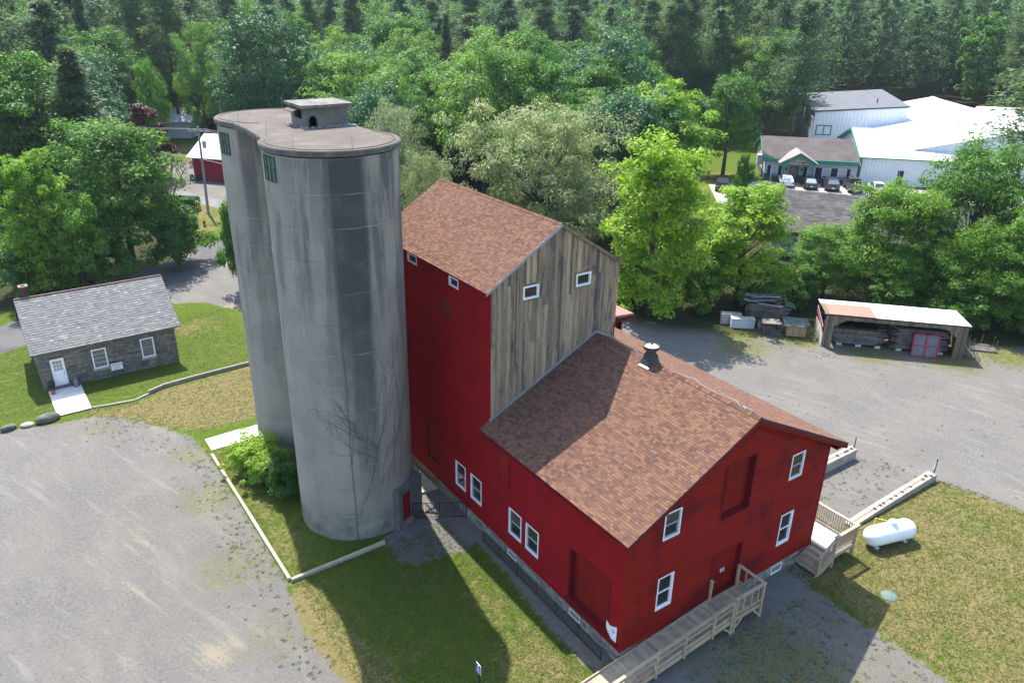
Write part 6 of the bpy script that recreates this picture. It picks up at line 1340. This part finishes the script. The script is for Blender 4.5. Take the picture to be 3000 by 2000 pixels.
cn = thing('traffic_cone', 'orange traffic cone on the gravel beside the red house', 'cone', (6.9,99.9,0)); MB().box(-.2,-.2,0,.2,.2,.04).build('base', plain('cone_base', (.05,.05,.05), .8), cn); MB().lathe([(.15,.04),(.04,.75),(.02,.76)], 12).build('cone_body', plain('cone_orange', (.7,.12,.03), .6), cn)
BLB = plain('barrel_blue', (.012,.03,.16), .5)
for k, (x, y) in enumerate(((7.9,98.2), (8.4,97.6))): o = thing('blue_barrel', ['blue barrel left of the red house door','blue barrel nearer the red wall'][k], 'barrel', (x,y,0)); MB().lathe([(.26,0),(.29,.05),(.29,.28),(.31,.3),(.29,.32),(.29,.8),(.26,.85)], 14).build('body', BLB, o, True); MB().lathe([(.25,.852),(.25,.87),(.03,.88)], 14).build('lid', BLK, o)
up_ = thing('utility_pole', 'grey wooden utility pole with crossarm and transformer', 'utility pole', (4.99,78.86,0)); PG = vary('pole_wood', (.20,.19,.18), (.30,.285,.27), 2, .95, 0, .3, (3,3,.5))
MB().tube([(0,0,-.3),(.12,-.03,5),(.22,-.06,10.1)], [.17,.145,.11], 12).build('pole', PG, up_, True); d2 = Vector((.82,-.57,0)); pc = Vector((.22,-.06,9.6))
MB().bar(pc-d2*1.25, pc+d2*1.25, .10, .13).build('crossarm', PG, up_)
for s in (-1.1,-.55,.9): p = pc+d2*s; MB().lathe([(.03,0),(.06,.05),(.03,.1),(.06,.14),(.02,.2)], 8, (p.x,p.y,p.z+.07)).build('insulator', plain('insulator', (.4,.42,.42), .3), up_)
for s in (-1, 1): MB().bar(pc+d2*.75*s, pc+Vector((0,0,-.7)), .03, .05).build('arm_brace', GREYT, up_)
p = pc+d2*.45+Vector((0,0,-1.9)); MB().lathe([(.20,0),(.22,.04),(.22,.75),(.17,.82),(.03,.85)], 14, tuple(p)).build('transformer', plain('transformer_grey', (.3,.31,.32), .5), up_, True); MB().bar(p+Vector((0,0,.5)), pc+Vector((0,0,-1.4)), .06, .06).build('bracket', GREYT, up_)
def wire(label, a, b, sag, r_=.025):
    a = Vector(a); b = Vector(b); m = MB(); m.tube([a.lerp(b, k/12)+Vector((0,0,-4*sag*(k/12)*(1-k/12))) for k in range(13)], r_, 4); tag(m.build('power_line', plain('wire', (.3,.3,.31), .6)), label, 'wire')
base = Vector((4.99,78.86,0)); A_ = base+pc
wire('upper power line running left from the utility pole', A_-d2*1.1+Vector((0,0,.25)), (-45,150,9), 1.0); wire('lower power line running left from the utility pole', A_+d2*.9+Vector((0,0,.25)), (-42,152,8.4), 1.1)
wire('upper power line running right behind the silo', A_-d2*.55+Vector((0,0,.25)), (24,57,9), .6); wire('lower power line running right behind the silo', A_+d2*.9+Vector((0,0,.25)), (25,56,8), .6); wire('sagging service wire from the pole past the red wall', A_+Vector((0,0,-3.2)), (22,62,5), .7, .04)
hy = thing('fire_hydrant', 'red fire hydrant in the grass near the utility pole', 'hydrant', (3.1,73.2,0)); HR = plain('hydrant_red', (.36,.012,.015), .5)
MB().lathe([(.16,0),(.16,.06),(.12,.08),(.12,.52),(.15,.55),(.14,.62),(.09,.72),(.03,.76)], 14).build('barrel', HR, hy, True); [MB().tube([(0,0,.42),(s*.2,0,.42)], .055, 8).build('nozzle', HR, hy) for s in (-1, 1)]
wh = thing('far_house', 'white house roof showing between trees on the upper left', 'house', (9,139,0), rad(-30)); m = MB(); m.box(0,0,0,9,7,3); m.prism([(0,0,3),(0,7,3),(0,3.5,4.8)], (9,0,0)); m.build('wall', WM, wh); slab(-.4, 2.9, 3.5, 5.0, -.4, 9.4, .12, WR, 'roof', wh); slab(7.4, 2.9, 3.5, 5.0, -.4, 9.4, .12, WR, 'roof', wh)
# ---------------------------------------------------------------- weed tufts on gravel and lawn edges
rng = np.random.default_rng(17)
def tufts(name, label, cents, per, spread, size, asp, mat, flatn=.55, zup=.02):
    c = np.repeat(cents, per, 0); s = np.repeat(rng.uniform(.5, 1.4, len(cents)), per)[:, None]; d = rng.normal(size=(len(c), 3))*np.array([1, 1, .25])
    P = np.concatenate([c, np.zeros((len(c), 1))], 1)+d*spread*s; P[:, 2] = np.abs(P[:, 2])*.6+zup
    Nn = np.array([0, 0, 1.0])+rng.normal(size=P.shape)*flatn; V, F = leaf_quads(P, Nn, size, asp, rng)
    tag(link(bpy.data.objects.new(name, fast_mesh(name, V, F, mat))), label, 'weeds', kind='stuff')
def inside(x0, x1, y0, y1, n, f):
    q = rng.uniform((x0, y0), (x1, y1), (n, 2)); return q[[f(*k) for k in q]]
cs = [inside(-13, -9.4, 7, 24, 130, lambda x, y: rng.random() < ((x+13.2)/3.8)**2), inside(-10.6, -9.3, 4, 24, 120, lambda x, y: True), inside(-15, -9.3, 24, 33, 120, lambda x, y: y-24 < (-9.3-x)*1.5+2.5 and y-24 > (-9.3-x)*1.2-1), inside(.5, 10, -8, -1.6, 420, lambda x, y: rng.random() < .6), inside(27, 44, 4, 22, 420, lambda x, y: 14 < (x-33.9)*.69+(y-14.7)*.73+16.5 < 17.5), inside(14, 23, .6, 3.4, 90, lambda x, y: True), inside(22, 34, -6, 12, 60, lambda x, y: True)]
tufts('weed_tufts', 'scattered weed tufts growing through the gravel', np.concatenate(cs), 16, .055, .055, .5, leafmat('weed_blade', (.03,.05,.01), (.05,.07,.015), (.085,.09,.03), .3))
gl = [inside(-9, -1.2, -1, 11.6, 9000, lambda x, y: True), inside(10.2, 25, -10, -.2, 12000, lambda x, y: x < 23.6-y*.25), inside(-9.1, -5, 11.9, 24.5, 2200, lambda x, y: (x+4.23)**2+(y-15.24)**2 > 8.2), inside(-19, -2.5, 34.6, 47, 9000, lambda x, y: not (-16.3 < x < -7.5 and y > 37.9) and not (-16.1 < x < -14 and y < 38)), inside(-15, -2, 27, 34.2, 5000, lambda x, y: y > 27+(-9-x)*1.1 if x < -9 else True)]
tufts('lawn_grass', 'uneven blades and clumps standing in the mown lawns', np.concatenate(gl), 3, .07, .10, .28, leafmat('grass_blade', (.035,.055,.007), (.06,.08,.012), (.11,.11,.035), .4), .5, .012)
# loose stones on the gravel
pb = np.concatenate([inside(-22, -9.4, 2, 33, 5200, lambda x, y: True), inside(.2, 10, -9, -.2, 2600, lambda x, y: True), inside(13, 40, 0, 18, 4200, lambda x, y: x+y < 50), inside(-4.4, -.3, 9.6, 13, 500, lambda x, y: True)])
pb = pb[np.max([sd_poly(pb[:, 0], pb[:, 1], g) for g in GRAVEL], 0) > .15]
n = len(pb); o8 = np.array([(1,0,0),(0,1,0),(-1,0,0),(0,-1,0),(0,0,.7),(0,0,-.4)], float); s = rng.uniform(.012, .034, (n, 1, 1))*rng.uniform(.7, 1.4, (n, 1, 3)); a = rng.uniform(0, 6.28, n); R3 = np.zeros((n, 3, 3)); R3[:, 0, 0] = np.cos(a); R3[:, 0, 1] = -np.sin(a); R3[:, 1, 0] = np.sin(a); R3[:, 1, 1] = np.cos(a); R3[:, 2, 2] = 1
Vp = np.einsum('nij,nkj->nki', R3, o8[None]*s)+np.concatenate([pb, np.full((n, 1), .008)], 1)[:, None]; fo = np.array([(0,1,4),(1,2,4),(2,3,4),(3,0,4)]); Fp = (fo[None]+np.arange(n)[:, None, None]*6).reshape(-1, 3)
tag(link(bpy.data.objects.new('loose_stones', fast_mesh('loose_stones', Vp.reshape(-1, 3), Fp, vary('loose_stone', (.07,.067,.063), (.20,.19,.178), 9, .95, .3)))), 'loose stones scattered over the gravel lots', 'gravel', kind='stuff')
# ---------------------------------------------------------------- hazy summer air
t = NT('haze_air'); t.n.remove(t.p); vol = t.N('VolumePrincipled'); vol.inputs['Color'].default_value = (.72,.85,1,1); vol.inputs['Density'].default_value = .00012; vol.inputs['Anisotropy'].default_value = .3
t.L(vol.outputs[0], t.out.inputs['Volume'])
hz = MB().box(-60,-60,-1,520,560,75).build('haze', t.m); tag(hz, 'thin bluish summer haze between here and the far wood', 'haze', kind='stuff')
